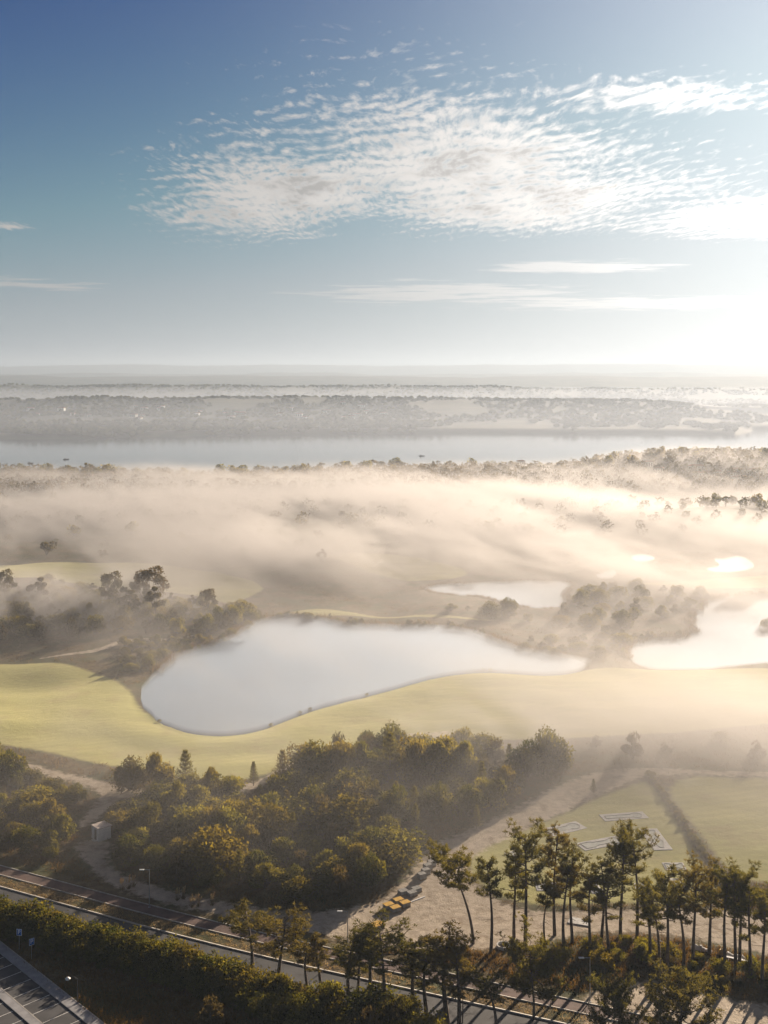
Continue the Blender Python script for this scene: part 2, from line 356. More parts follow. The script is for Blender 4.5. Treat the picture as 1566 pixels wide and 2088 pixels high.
c = t.mix(t.math('MULTIPLY', t.ramp(mb, 0.25, 0.7), 0.75), c, (0.115, 0.075, 0.035))
c = t.mix(t.ramp(t.math('ADD', mr, t.math('MULTIPLY', edge, 0.5)), 0.40, 0.60), c, lawn_c)
c = t.mix(t.ramp(t.math('ADD', mg, edge), 0.40, 0.60), c, sand_c)
p = t.node('ShaderNodeBsdfPrincipled'); t.put(p.inputs['Base Color'], c); p.inputs['Roughness'].default_value = 0.9
p.inputs['Specular IOR Level'].default_value = 0.15
p.inputs['Sheen Roughness'].default_value = 0.45; t.put(p.inputs['Sheen Weight'], t.ramp(mr, 0.4, 0.6, 0.0, 0.36)); p.inputs['Sheen Tint'].default_value = (0.85, 0.80, 0.42, 1)      # grass blades catching the low sun
b = t.node('ShaderNodeBump'); b.inputs['Distance'].default_value = 0.35; b.inputs['Strength'].default_value = 0.5
t.put(b.inputs['Height'], t.math('ADD', t.math('MULTIPLY', n3, 0.5), n2)); t.put(p.inputs['Normal'], b.outputs[0])
t.l.new(p.outputs[0], out.inputs[0])

idx = np.arange(XX.size).reshape(XX.shape)
quads = np.stack([idx[:-1, :-1], idx[:-1, 1:], idx[1:, 1:], idx[1:, :-1]], -1).reshape(-1, 4)
V = np.stack([XX, YY, ZZ], -1).reshape(-1, 3)
fl = lawn_m.ravel()[quads].mean(1); fsn = sand_m.ravel()[quads].mean(1)
def sheet(name, sel):
    q = quads[sel]; used, inv = np.unique(q, return_inverse=True)
    me = mesh_np(name, V[used], [inv.reshape(-1, 4)], [gm], shade=True, attrs={'mask': mask[used]})
    return tag(link(name, me), kind='structure')
is_s = fsn > 0.5; is_l = (fl > 0.5) & ~is_s
sheet('sandy_track', is_s); sheet('golf_lawn', is_l); sheet('ground', ~is_s & ~is_l)

# ------------------------------------------------------------------ water
def water_mat(name, wave, rough):
    m, t, out = newmat(name); p = t.node('ShaderNodeBsdfPrincipled')
    p.inputs['Base Color'].default_value = (0.035, 0.05, 0.055, 1); p.inputs['Roughness'].default_value = rough; p.inputs['IOR'].default_value = 1.45
    pos = t.node('ShaderNodeNewGeometry').outputs['Position']
    n = t.noise(pos, wave, 3, 0.6); b = t.node('ShaderNodeBump'); b.inputs['Distance'].default_value = 0.02; b.inputs['Strength'].default_value = 0.1
    t.put(b.inputs['Height'], n); t.put(p.inputs['Normal'], b.outputs[0])
    t.l.new(p.outputs[0], out.inputs[0]); return m
POND_M = water_mat('pond_water', 0.8, 0.07); LAG_M = water_mat('lagoon_water', 0.25, 0.12)
for k, pts in PONDS.items():
    c0 = pts.mean(0); n = len(pts); e = pts - np.roll(pts, 1, 0); nr = np.stack([e[:, 1], -e[:, 0]], 1); nr /= np.linalg.norm(nr, axis=1)[:, None] + 1e-9
    if inside(*(pts + nr * 0.01).T, pts).mean() > .5: nr = -nr
    ring = pts + nr * 3.0
    me = bpy.data.meshes.new('pond'); me.from_pydata([(a, b_, PONDZ) for a, b_ in ring], [], [tuple(range(n))]); me.materials.append(POND_M)
    tag(link('pond', me), kind='structure')
xs = np.linspace(-1500, 1500, 61); v = []; f = []
for x in xs:
    y0 = float(near_shore(np.array(x))) - 40; y1 = float(far_shore(np.array(x))) + 12
    v += [(x, y0, LAGZ), (x, y1, LAGZ)]
f = [(2 * i, 2 * i + 2, 2 * i + 3, 2 * i + 1) for i in range(len(xs) - 1)]
me = bpy.data.meshes.new('lagoon'); me.from_pydata(v, [], f); me.materials.append(LAG_M); tag(link('lagoon', me), kind='structure')
me = bpy.data.meshes.new('inlet_water'); a = [(700 + 215 * math.cos(q), 2080 + 160 * math.sin(q), LAGZ) for q in np.linspace(0, 2 * math.pi, 40, endpoint=False)]
me.from_pydata(a, [], [tuple(range(40))]); me.materials.append(LAG_M); tag(link('inlet_water', me), kind='structure')
# ------------------------------------------------------------------ road, cycle lane, car park
def resample(p, step):
    L = np.concatenate([[0], np.cumsum(np.linalg.norm(np.diff(p, axis=0), axis=1))]); s = np.arange(0, L[-1], step)
    return np.stack([np.interp(s, L, p[:, 0]), np.interp(s, L, p[:, 1])], 1)
ROADK = resample(smooth([(-150,231),(-110,209),(-63.1,185.3),(-32.3,169.9),(-13.3,161.4),(-.4,156.2),(12.9,150.8),(40,139.5),(90,119),(150,96)], 3, closed=False), 2.0)
def off_line(p, d):
    tn = np.gradient(p, axis=0); tn /= np.linalg.norm(tn, axis=1)[:, None]; nr = np.stack([-tn[:, 1], tn[:, 0]], 1); return p + nr * d     # + = away from the viewer
def strip(name, p, d0, d1, z, mat, thick=0.0, parent=None):
    a, b = off_line(p, d0), off_line(p, d1); n = len(p); za, zb = height(*a.T) + z, height(*b.T) + z
    v = np.concatenate([np.column_stack([a, za]), np.column_stack([b, zb])]); i = np.arange(n - 1)
    f = [np.stack([i, i + 1, i + 1 + n, i + n], 1)]
    if thick:
        v = np.concatenate([v, v - [0, 0, thick]]); f += [np.stack([i + 2 * n, i + 1 + 2 * n, i + 1, i], 1), np.stack([i + n, i + n + 1, i + 3 * n + 1, i + 3 * n], 1)]
        f += [np.array([[0, n, 3 * n, 2 * n]]), np.array([[n - 1, 3 * n - 1, 4 * n - 1, 2 * n - 1]])]
    o = link(name, mesh_np(name, v, f, [mat]), parent)
    return tag(o, kind='structure') if parent is None else o
ASPHALT = plain('asphalt', (0.052, 0.052, 0.055), .85, var=.3, scale=.35, bump=.01)
REDWAY = plain('red_asphalt', (0.105, 0.062, 0.050), .85, var=.3, scale=.4, bump=.01)
KERB = plain('kerb_stone', (0.36, 0.34, 0.31), .8, var=.2, scale=.8)
PAINT = plain('road_paint', (0.62, 0.62, 0.60), .6, var=.25, scale=.9)
PAVER = plain('pavement_stone', (0.26, 0.26, 0.27), .85, var=.2, scale=.7, bump=.01)
strip('road', ROADK, -6.9, 0.0, .03, ASPHALT)
strip('cycle_lane', ROADK, 3.55, 6.0, .03, REDWAY)
strip('kerb', ROADK, 0.0, 0.32, .13, KERB, .2); strip('kerb', ROADK, 3.35, 3.55, .10, KERB, .2); strip('kerb', ROADK, 6.0, 6.2, .10, KERB, .2); strip('kerb', ROADK, -7.1, -6.9, .13, KERB, .2)
U = np.array([.700, -.714]); Vv = np.array([.714, .700]); P0 = np.array([-56.3, 166.8])
def lot(u, v): return P0 + U * u + Vv * v
def quad(name, u0, u1, v0, v1, z, mat, parent=None, thick=0.0):
    c = [lot(u0, v0), lot(u1, v0), lot(u1, v1), lot(u0, v1)]; vv = [(p[0], p[1], z) for p in c]; ff = [(0, 1, 2, 3)]
    if thick: vv += [(p[0], p[1], z - thick) for p in c]; ff += [(0, 4, 5, 1), (1, 5, 6, 2), (2, 6, 7, 3), (3, 7, 4, 0)]
    me = bpy.data.meshes.new(name); me.from_pydata(vv, [], ff); me.materials.append(mat); o = link(name, me, parent)
    return o if parent is not None else tag(o, kind='structure')
LOT_AREA = np.array([lot(-40, .2), lot(60, .2), lot(60, -40), lot(-40, -40)])
carpark = quad('car_park', -38, 58, -36, -1.5, .034, ASPHALT)
quad('pavement', -38, 58, -1.5, 0, .13, PAVER, thick=.2)
quad('kerb', -38, 58, 0, .15, .15, KERB, thick=.2)
quad('pavement', -38, 58, -6.9, -5.75, .13, PAVER, thick=.2)
quad('kerb', -38, 58, -5.75, -5.6, .14, KERB, thick=.2)
for k in range(-12, 20):
    u = 2.75 * k + .55
    quad('parking_line', u, u + .11, -5.5, -1.6, .040, PAINT, carpark)
    if k % 1 == 0: quad('parking_line', u + .2, u + .31, -11.2, -7.0, .040, PAINT, carpark)
# ------------------------------------------------------------------ plants: prototypes
def leaf_mat(name, dark, light, trans, tcol):
    m, t, out = newmat(name)
    tint = t.node('ShaderNodeAttribute', attribute_name='tint').outputs['Fac']
    oi = t.node('ShaderNodeObjectInfo').outputs['Random']
    c = t.mix(t.math('ADD', t.math('MULTIPLY', tint, 0.75), t.math('MULTIPLY', oi, 0.3)), dark, light)
    c = t.mix(t.math('MULTIPLY', t.ramp(t.math('FRACT', t.math('MULTIPLY', oi, 7.3)), 0.45, 0.95), 0.45), c, tuple(.5 * (a + b) * k for a, b, k in zip(dark, light, (1.35, .98, 1.15))))      # some plants browner
    d = t.node('ShaderNodeBsdfDiffuse'); t.put(d.inputs['Color'], c)
    tr = t.node('ShaderNodeBsdfTranslucent'); t.put(tr.inputs['Color'], t.mix(1.0, c, tcol + (1,), 'MULTIPLY'))
    mx = t.node('ShaderNodeMixShader'); mx.inputs[0].default_value = trans
    t.l.new(d.outputs[0], mx.inputs[1]); t.l.new(tr.outputs[0], mx.inputs[2])
    t.l.new(mx.outputs[0], out.inputs[0]); return m
PINE_L = leaf_mat('pine_needles', (0.042, 0.046, 0.018), (0.145, 0.130, 0.045), 0.48, (1.7, 1.5, 0.7))
BUSH_L = leaf_mat('bush_leaves', (0.050, 0.055, 0.020), (0.20, 0.18, 0.045), 0.45, (1.9, 1.7, 0.6))
HEDGE_L = leaf_mat('hedge_leaves', (0.032, 0.044, 0.015), (0.13, 0.12, 0.030), 0.42, (1.9, 1.6, 0.6))
OLIVE_L = leaf_mat('gum_leaves', (0.045, 0.042, 0.020), (0.115, 0.10, 0.045), 0.4, (1.5, 1.3, 0.7))
SCRUB_L = leaf_mat('scrub_leaves', (0.060, 0.045, 0.020), (0.17, 0.125, 0.045), 0.4, (1.6, 1.3, 0.7))
DRY_L = leaf_mat('dry_grass', (0.16, 0.12, 0.06), (0.42, 0.34, 0.19), 0.45, (1.3, 1.1, 0.8))
def bark_mat(name, a, b):
    m, t, out = newmat(name); p = t.node('ShaderNodeBsdfPrincipled'); pos = t.node('ShaderNodeTexCoord').outputs['Object']
    mp = t.node('ShaderNodeMapping'); t.put(mp.inputs['Vector'], pos); mp.inputs['Scale'].default_value = (1, 1, 0.25)
    n = t.noise(mp.outputs[0], 9.0, 5, 0.65); t.put(p.inputs['Base Color'], t.mix(t.ramp(n, 0.35, 0.68), a, b)); p.inputs['Roughness'].default_value = 0.95
    bp = t.node('ShaderNodeBump'); bp.inputs['Distance'].default_value = 0.05; t.put(bp.inputs['Height'], n); t.put(p.inputs['Normal'], bp.outputs[0])
    t.l.new(p.outputs[0], out.inputs[0]); return m
BARK = bark_mat('pine_bark', (0.045, 0.032, 0.024), (0.16, 0.115, 0.085)); TWIG = bark_mat('grey_bark', (0.06, 0.048, 0.036), (0.15, 0.12, 0.09))

class Tubes:
    """tapered tubes along point chains"""
    def __init__(s): s.v = []; s.f = []; s.n = 0
    def add(s, pts, rad, sides=6):
        pts = np.asarray(pts, float); k = len(pts); rad = np.broadcast_to(rad, (k,))
        tan = np.gradient(pts, axis=0); tan /= np.linalg.norm(tan, axis=1)[:, None] + 1e-9
        ref = np.where(np.abs(tan[:, 2:3]) > .9, [[1., 0, 0]], [[0, 0, 1.]]); a = np.cross(tan, ref); a /= np.linalg.norm(a, axis=1)[:, None]; b = np.cross(tan, a)
        th = np.linspace(0, 2 * np.pi, sides, endpoint=False)
        ring = pts[:, None] + rad[:, None, None] * (a[:, None] * np.cos(th)[None, :, None] + b[:, None] * np.sin(th)[None, :, None])
        base = s.n; s.v.append(ring.reshape(-1, 3)); s.n += k * sides
        i = np.arange(k - 1)[:, None] * sides; j = np.arange(sides)[None]; j1 = (j + 1) % sides
        s.f.append((np.stack([i + j, i + j1, i + sides + j1, i + sides + j], -1) + base).reshape(-1, 4))
    def mesh(s, name, mat): return mesh_np(name, np.concatenate(s.v), [np.concatenate(s.f)], [mat], shade=True)
def blades(c, d, L, W, g):
    """one narrow triangle per point c along direction d"""
    n = len(c); d = d / (np.linalg.norm(d, axis=1)[:, None] + 1e-9)
    side = np.cross(d, g.normal(size=(n, 3))); side /= np.linalg.norm(side, axis=1)[:, None] + 1e-9
    L = np.broadcast_to(L, (n,))[:, None]; W = np.broadcast_to(W, (n,))[:, None]
    v = np.stack([c - side * W * .5, c + side * W * .5, c + d * L], 1).reshape(-1, 3)
    return v, np.arange(3 * n).reshape(-1, 3)
def leaves(c, size, g, up=0.3, aspect=0.6):
    n = len(c); u = g.normal(size=(n, 3)); u /= np.linalg.norm(u, axis=1)[:, None]
    w_ = np.cross(u, g.normal(size=(n, 3)) + [0, 0, up]); w_ /= np.linalg.norm(w_, axis=1)[:, None] + 1e-9
    s = (size * g.uniform(.6, 1.35, n))[:, None]
    v = np.stack([c - u * s, c + w_ * s * aspect, c + u * s, c - w_ * s * aspect], 1).reshape(-1, 3)
    return v, np.arange(4 * n).reshape(-1, 4)

def pine_proto(seed, H, spread, base, lean=0.0, flat=0.5, nb=20, tufts=26, bare=0.0, bend=0.3):
    """tall coastal pine: thin curved trunk, limbs in the upper part, puffs of needles at their ends"""
    g = np.random.default_rng(seed)
    k = 12; s = np.linspace(0, 1, k); ph = g.uniform(0, 6.28)
    tx = lean * s ** 1.7 * H * .5 + bend * np.sin(s * 3.3 + ph) * s; ty = bend * .7 * np.sin(s * 2.7 + ph * 2) * s
    tx -= tx[0]; ty -= ty[0]
    trunk = np.stack([tx, ty, s * H * 0.94], 1); r0 = 0.017 * H
    T = Tubes(); T.add(trunk, r0 * (1 - .82 * s) + .02, 8)
    B = T; P = []; Dv = []; tint = []
    def on(q): return np.array([np.interp(q, s, trunk[:, i]) for i in range(3)])
    for i in range(nb):
        q = base + (1 - base) * ((i + g.uniform(.1, .9)) / nb) ** .85
        if i == nb - 1: q = 0.985
        az = i * 2.4 + g.uniform(-.7, .7); rel = (q - base) / (1 - base)
        prof = (1 - flat) * (1.0 - rel * .75) + flat * (0.55 + .75 * math.sin(min(rel * 1.15, 1) * 2.4))
        L = spread * prof * g.uniform(.55, 1.15)
        rise = (0.15 + .75 * rel + g.uniform(-.12, .2)) * L * .75
        p0 = on(q); m = 6; tt = np.linspace(0, 1, m)
        br = p0 + np.stack([np.cos(az) * L * tt, np.sin(az) * L * tt, rise * tt ** 1.5 - .12 * L * np.sin(tt * 3.1)], 1)
        br[1:] += g.normal(scale=.06 * L, size=(m - 1, 3)) * [1, 1, .6]
        B.add(br, (0.22 * r0 + .02) * (1 - .75 * tt) + .012, 5)
        if g.random() < bare and rel < .45: continue
        for j in range(int(tufts * (0.45 + .7 * min(L / spread, 1)))):
            a = g.uniform(.38, 1.05); c = np.array([np.interp(a, tt, br[:, d]) for d in range(3)])
            off = g.normal(size=3) * [.30, .30, .17] * (.34 + .6 * L ** .5) * .9
            off[2] = abs(off[2]) * .9 + .08
            c2 = c + off; tn = g.uniform(0, 1); nn = 11
            if j % 3 == 0: B.add(np.array([c, c + off * .55 + [0, 0, .04], c2]), [.022, .016, .01], 3)
            dirs = g.normal(size=(nn, 3)) * [1, 1, .8] + [0, 0, .75] + off * .5
            P.append(np.repeat(c2[None], nn, 0) + g.normal(scale=.09, size=(nn, 3))); Dv.append(dirs); tint.append(np.full(nn, tn))
    # dead twigs low on the stem
    for i in range(7):
        q = base * g.uniform(.55, 1.0); az = g.uniform(0, 6.28); L = g.uniform(.5, 1.6); p0 = on(q)
        B.add(np.array([p0, p0 + [math.cos(az) * L * .5, math.sin(az) * L * .5, -.02], p0 + [math.cos(az) * L, math.sin(az) * L, -.12 * L]]), [.03, .02, .01], 4)
    P = np.concatenate(P); Dv = np.concatenate(Dv); tint = np.concatenate(tint)
    v, f = blades(P, Dv, g.uniform(.30, .52, len(P)), g.uniform(.075, .13, len(P)), g)
    tn = np.clip(.55 * np.repeat(tint, 3) + .45 * g.random(len(v)), 0, 1)
    return dict(trunk=T.mesh('trunk', BARK), crown=mesh_np('crown', v, [f], [PINE_L], attrs={'tint': tn}), H=H)
def bush_proto(seed, H, Wd, nl, lobes, lsize, mat, stem=0.12, young=False, gum=False):
    """broad shrub or small tree: leaf-filled lobes on forked stems, ragged outline"""
    g = np.random.default_rng(seed); T = Tubes(); C = []; tn = []
    for i in range(lobes):
        az = i * 2.4 + g.uniform(-.6, .6); rr = Wd * .5 * math.sqrt((i + .5) / lobes) * g.uniform(.65, 1.0)
        top = 1 - .55 * (rr / (Wd * .5)) ** 2
        z = H * g.uniform(.30 if not gum else .55, .86) * top + H * .06
        c = np.array([math.cos(az) * rr, math.sin(az) * rr, z]); r = (Wd * .26 if not gum else Wd * .19) * g.uniform(.55, 1.1)
        n = int(nl / lobes * g.uniform(.6, 1.4)); d = g.normal(size=(n, 3)); d /= np.linalg.norm(d, axis=1)[:, None]
        rad = r * g.uniform(.35, 1.0, n) ** .4 * (1 + .13 * g.normal(size=n))
        sq = .95 if not gum else .62
        p = c + d * rad[:, None] * [1, 1, sq]; p[:, 2] = np.maximum(p[:, 2], .05 + .1 * g.random(n))
        C.append(p); tn.append(np.clip(np.full(n, g.uniform(.0, .9)) + g.uniform(-.22, .22, n), 0, 1))
        m0 = c * [.3, .3, .45]
        T.add(np.array([[0, 0, -.1], m0, c * [.8, .8, .85], c]), [stem, stem * .6, stem * .3, stem * .12], 5)
        for q in range(5):
            e = c + d[q] * r * .8; T.add(np.array([c * [.85, .85, .88], (c + e) / 2, e]), [stem * .25, stem * .15, .008], 4)
    C = np.concatenate(C); tn = np.concatenate(tn)
    if young:   # upright shoots
        k = len(C) // 3; dirs = g.normal(size=(k, 3)) * .35 + [0, 0, 1]
        v1, f1 = blades(C[:k], dirs, g.uniform(.25, .6, k) * lsize * 6, lsize * .8, g)
        v2, f2 = leaves(C[k:], lsize, g)
        me = mesh_np('crown', np.concatenate([v1, v2]), [f1, f2 + len(v1)], [mat], attrs={'tint': np.concatenate([np.repeat(tn[:k], 3), np.repeat(tn[k:], 4)])})
    else:
        v, f = leaves(C, lsize, g); me = mesh_np('crown', v, [f], [mat], attrs={'tint': np.repeat(tn, 4)})
    return dict(trunk=T.mesh('trunk', TWIG), crown=me, H=H)
def youngpine_proto(seed, H, Wd, n=1500):
    """young pine: whorls of up-turned shoots on a straight leader"""
    g = np.random.default_rng(seed); T = Tubes(); T.add([[0, 0, -.1], [0, 0, H * .5], [.05, .03, H * .97]], [.02 * H, .013 * H, .02], 6)
    P = []; Dv = []; wh = 9
    for k in range(wh):
        q = .12 + .86 * k / (wh - 1); L = Wd * .5 * (1.05 - q) ** .7 * g.uniform(.8, 1.1)
        for j in range(7):
            az = j * .9 + k + g.uniform(-.3, .3); e = np.array([math.cos(az) * L, math.sin(az) * L, .42 * L + g.uniform(0, .2)])
            T.add(np.array([[0, 0, q * H], [e[0] * .5, e[1] * .5, q * H + e[2] * .3], [e[0], e[1], q * H + e[2]]]), [.03, .02, .01], 4)
            m = int(n / wh / 7); a = g.uniform(.2, 1.05, m)[:, None]
            P.append(np.array([0, 0, q * H]) + e * a + g.normal(scale=.07, size=(m, 3)))
            Dv.append(np.tile([0, 0, 1.0], (m, 1)) + e / L * .5 + g.normal(scale=.55, size=(m, 3)))
    P = np.concatenate(P); Dv = np.concatenate(Dv); v, f = blades(P, Dv, g.uniform(.28, .5, len(P)), .09, g)
    return dict(trunk=T.mesh('trunk', BARK), crown=mesh_np('crown', v, [f], [PINE_L], attrs={'tint': np.repeat(g.random(len(P)), 3)}), H=H)

def plant(name, proto, loc, label, cat, group=None, H=None, rz=None, wide=1.0, rot=(0, 0)):
    """one tree or shrub: an Empty at its foot, trunk and crown as parts sharing the prototype's meshes"""
    s = (H / proto['H']) if H else 1.0
    e = empty(name, loc, random.uniform(0, 6.28) if rz is None else rz); e.scale = (s * wide, s * wide, s)
    e.rotation_euler[0], e.rotation_euler[1] = rot
    tag(e, label, cat, group)
    tr = link('trunk', proto['trunk'], e)
    link('crown', proto['crown'], e); return e
def solo(name, me, loc, label, cat, group, s=1.0, wide=1.0):
    o = link(name, me); o.location = loc; o.scale = (s * wide, s * wide, s); o.rotation_euler = (0, 0, random.uniform(0, 6.28)); return tag(o, label, cat, group)
def far_mesh(seed, H, Wd, nl, lobes, lsize, mat, gum=False):
    """a whole distant tree in one mesh"""
    p = bush_proto(seed, H, Wd, nl, lobes, lsize, mat, stem=.02 * H, gum=gum)
    tr, cr = p['trunk'], p['crown']
    def arr(me):
        v = np.empty(len(me.vertices) * 3, np.float32); me.vertices.foreach_get('co', v)
        l = np.empty(len(me.loops), np.int32); me.loops.foreach_get('vertex_index', l); return v.reshape(-1, 3), l.reshape(-1, 4)
    v1, f1 = arr(tr); v2, f2 = arr(cr); tn = np.empty(len(v2), np.float32); cr.attributes['tint'].data.foreach_get('value', tn)
    me = mesh_np('tree', np.concatenate([v1, v2]), [f1, f2 + len(v1)], [TWIG, mat], midx=np.concatenate([np.zeros(len(f1)), np.ones(len(f2))]),
                 attrs={'tint': np.concatenate([np.zeros(len(v1)), tn])})
    bpy.data.meshes.remove(tr); bpy.data.meshes.remove(cr); return me
# ------------------------------------------------------------------ plants: placing
PINES = [pine_proto(11, 15, 3.0, .54, bend=.45, nb=19, tufts=24), pine_proto(12, 15, 2.6, .60, bend=.7, nb=15, flat=.5, tufts=26), pine_proto(13, 15, 3.3, .52, flat=.7, bend=.4, nb=21, tufts=26, lean=.06),
         pine_proto(14, 15, 2.3, .44, bend=.35, nb=17, flat=.35, bare=.45), pine_proto(15, 15, 3.2, .64, flat=.85, bend=.8, nb=15, lean=.10, tufts=28), pine_proto(16, 15, 2.7, .48, bend=.6, nb=18, bare=.55, lean=-.05)]
LEAN = pine_proto(21, 13, 3.3, .66, lean=.55, flat=.95, nb=20, tufts=34, bend=.15)
WIDE = pine_proto(22, 11, 4.0, .32, flat=.75, nb=34, tufts=44, bend=.5)
CROOK = pine_proto(23, 10, 1.5, .62, flat=.6, nb=12, bend=.7)
def px_h(yb, yt, z=0.0): return (yb - yt) / (yb - HY) * (CAMZ - z)
GROVE = 'pines of the grove beside the minigolf lawn'; ROWG = 'pines standing along the roadside below the sandy track'
def pine(px, yb, yt, proto, label, group=None, rz=None, wide=1.0, rot=(0, 0)):
    p = at(px, yb); H = px_h(yb, yt, p.z)
    return plant('pine_tree', proto, (p.x, p.y, p.z - .1), label, 'pine tree', group, H=H, rz=rz, wide=wide * 15 / max(H, 9) if proto['H'] == 15 else wide, rot=rot)
pine(965, 1924, 1742, LEAN, 'leaning umbrella pine with flat crown swept over the sandy track', rz=math.pi * .97)
G1 = 'slender upright pine with bare lower trunk in the grove by the minigolf lawn'
G2 = 'pine with clumpy brown-green crown at the dry dune end of the grove'
pine(1001, 1942, 1747, PINES[1], 'straight slim pine just beside the leaning umbrella pine', rz=.4)
pine(1071, 1933, 1697, PINES[2], 'tall dense pine with dark low limbs rising over a round shrub', rz=1.2, wide=1.15)
pine(1111, 1926, 1795, CROOK, 'small pine with crooked S-curved thin trunk under taller pines', rz=0)
for q in ((1131,1907,1688,0), (1167,1922,1728,5), (1203,1942,1775,3), (1265,1909,1706,2), (1226,1922,1752,5), (1343,1996,1828,4), (1048,1912,1738,3), (1150,1936,1762,1), (1242,1948,1785,5), (1325,1962,1792,3)): pine(*q[:3], PINES[q[3]], ('tall ' if q[1] - q[2] > 190 else 'shorter ') + ('full-crowned', 'slim', 'broad-crowned', 'thin sparse', 'flat-crowned', 'ragged')[q[3]] + ' pine with bare lower trunk in the grove by the minigolf lawn', GROVE)
pine(1299, 1911, 1695, PINES[4], 'tallest open-crowned pine with pale straight trunk beside the minigolf slabs', rz=2.2)
pine(1360, 1996, 1768, PINES[0], 'pine with forked lower stems growing from tall green shrubs', rz=.2, wide=1.1)
for q in ((1413,1963,1762,2), (1447,1946,1780,3), (1479,1977,1770,0), (1500,1977,1778,5), (1508,1966,1776,2), (1554,2014,1815,1), (1590,1990,1800,0), (1393,1986,1802,1), (1530,1992,1800,3)): pine(*q[:3], PINES[q[3]], ('tall ' if q[1] - q[2] > 199 else 'shorter ') + ('full-crowned', 'slim', 'broad-crowned', 'thin sparse', 'flat-crowned', 'ragged')[q[3]] + ' pine at the sandy dune end of the grove', 'pines at the dune end of the grove')
R1 = 'young roadside pine with thin trunk and rounded tufted crown'
for q in ((513,1993,1863,4), (568,2017,1866,2), (628,2027,1920,5), (653,2027,1913,1), (711,2047,1915,0), (730,2037,1927,3), (752,2043,1885,1), (783,2070,1892,2), (842,2060,1912,3), (870,2075,1925,5)):
    pine(*q[:3], PINES[q[3]], ('tall ' if q[1] - q[2] > 140 else 'short ') + ('full-crowned', 'slim tufted', 'broad-crowned', 'thin sparse', 'flat-crowned', 'ragged')[q[3]] + ' pine at the roadside behind the long hedge', ROWG, wide=1.2)
pine(912, 2087, 1898, PINES[5], 'large sparse pine with dark trunk and dead twigs beside the road', rz=1.0, wide=1.45)
pine(935, 2110, 1930, PINES[3], 'thin companion pine close against the large sparse roadside pine', rz=2.0, wide=1.2)
pine(1088, 2078, 1924, WIDE, 'broad round-crowned pine with several stems over the red pavement', rz=.3, wide=1.05)
pine(1250, 2170, 2010, WIDE, 'spreading pine crown by the sandy verge, beside a second one', rz=2.0, wide=.85)
pine(1385, 2190, 2006, WIDE, 'dense dark bushy pine crown standing on the pale sandy verge', rz=4.0, wide=1.0)
pine(1010, 2120, 1990, PINES[4], 'short pine partly hidden below the broad round-crowned pine', rz=3.0, wide=1.1)
# dead bare pine
T = Tubes(); g = np.random.default_rng(5); T.add([[0, 0, -.1], [.05, 0, 2.2], [0, .1, 5.2]], [.10, .07, .02], 6)
for i in range(16):
    z = 1.2 + i * .24; a = i * 2.4; L = 1.7 * (1 - i / 22)
    T.add([[0, .02 * z, z], [math.cos(a) * L * .5, math.sin(a) * L * .5, z + .1], [math.cos(a) * L, math.sin(a) * L, z - .25]], [.03, .02, .008], 4)
o = link('dead_tree', T.mesh('dead_tree', BARK)); p = at(943, 2086); o.location = p; tag(o, 'dead leafless young pine with bare drooping twigs by the road', 'dead tree')

# ---- shrubs and thicket
BUSH = [bush_proto(31, 5, 5.4, 3000, 17, .21, BUSH_L, young=True), bush_proto(32, 5, 6.6, 3400, 22, .22, BUSH_L), bush_proto(33, 5, 4.4, 2600, 13, .20, BUSH_L, young=True),
        bush_proto(34, 5, 5.2, 2900, 16, .20, HEDGE_L, young=True), bush_proto(35, 5, 3.8, 2200, 11, .20, OLIVE_L, young=True), bush_proto(36, 5, 7.0, 3600, 26, .22, HEDGE_L)]
YP = [youngpine_proto(41, 5, 3.4), youngpine_proto(42, 5, 2.6)]
def scatter(poly_px, gap, seed, avoid=True, z=0.0, clear=1.3):
    g = np.random.default_rng(seed); P = gpoly(poly_px, z); lo, hi = P.min(0), P.max(0); out = []
    n = int((hi - lo).prod() / gap ** 2 * 7)
    c = lo + (hi - lo) * g.random((n, 2)); c = c[inside(c[:, 0], c[:, 1], P)]
    if avoid and len(c):
        d = np.full(len(c), 99.0)
        for s_ in SANDS + LAWNS + list(PONDS.values()): d = np.minimum(d, sdist(c[:, 0], c[:, 1], s_, 20))
        c = c[d > clear]
    for q in c:
        if all((q[0] - a) ** 2 + (q[1] - b) ** 2 > gap * gap for a, b in out): out.append((q[0], q[1]))
    return out
OPEN = SANDS[:3] + [gpoly([(160,1690),(235,1690),(240,1745),(160,1745)])]
def cap(x, y, H):
    """keep a shrub low enough that the path behind it stays in sight"""
    r = math.hypot(x, y)
    for d in np.arange(1.5, 15, 1.2):
        q = np.array([x + x / r * d]), np.array([y + y / r * d])
        if any(inside(q[0], q[1], s_)[0] for s_ in OPEN): return min(H, .25 + .27 * d)
    return H
LOOK = ['spiky-topped olive', 'broad yellow-green', 'compact spiky yellow-green', 'dark green spiky', 'narrow grey-olive', 'wide dark green']
def look(proto, H, lo, hi):
    """words for how one bush differs from its neighbours: build and height"""
    k = next((i for i, b in enumerate(BUSH) if b is proto), None)
    f = (H - lo) / max(hi - lo, .1)
    return ('low ' if f < .33 else 'mid-height ' if f < .67 else 'tall ') + (LOOK[k] if k is not None else 'loose-crowned grey')
TH = 'shrubs and small trees of the dense thicket'
THL = ['rounded olive-green shrub packed into the dense thicket beside the sandy track', 'young conical pine poking up between shrubs of the dense thicket']
THICK = [(222,1672),(262,1640),(330,1625),(470,1628),(560,1600),(600,1575),(640,1545),(760,1540),(960,1540),(1060,1570),(1050,1625),(980,1675),(930,1700),(850,1735),(826,1780),(786,1815),(700,1842),(600,1846),(480,1832),(350,1806),(262,1776),(228,1740)]
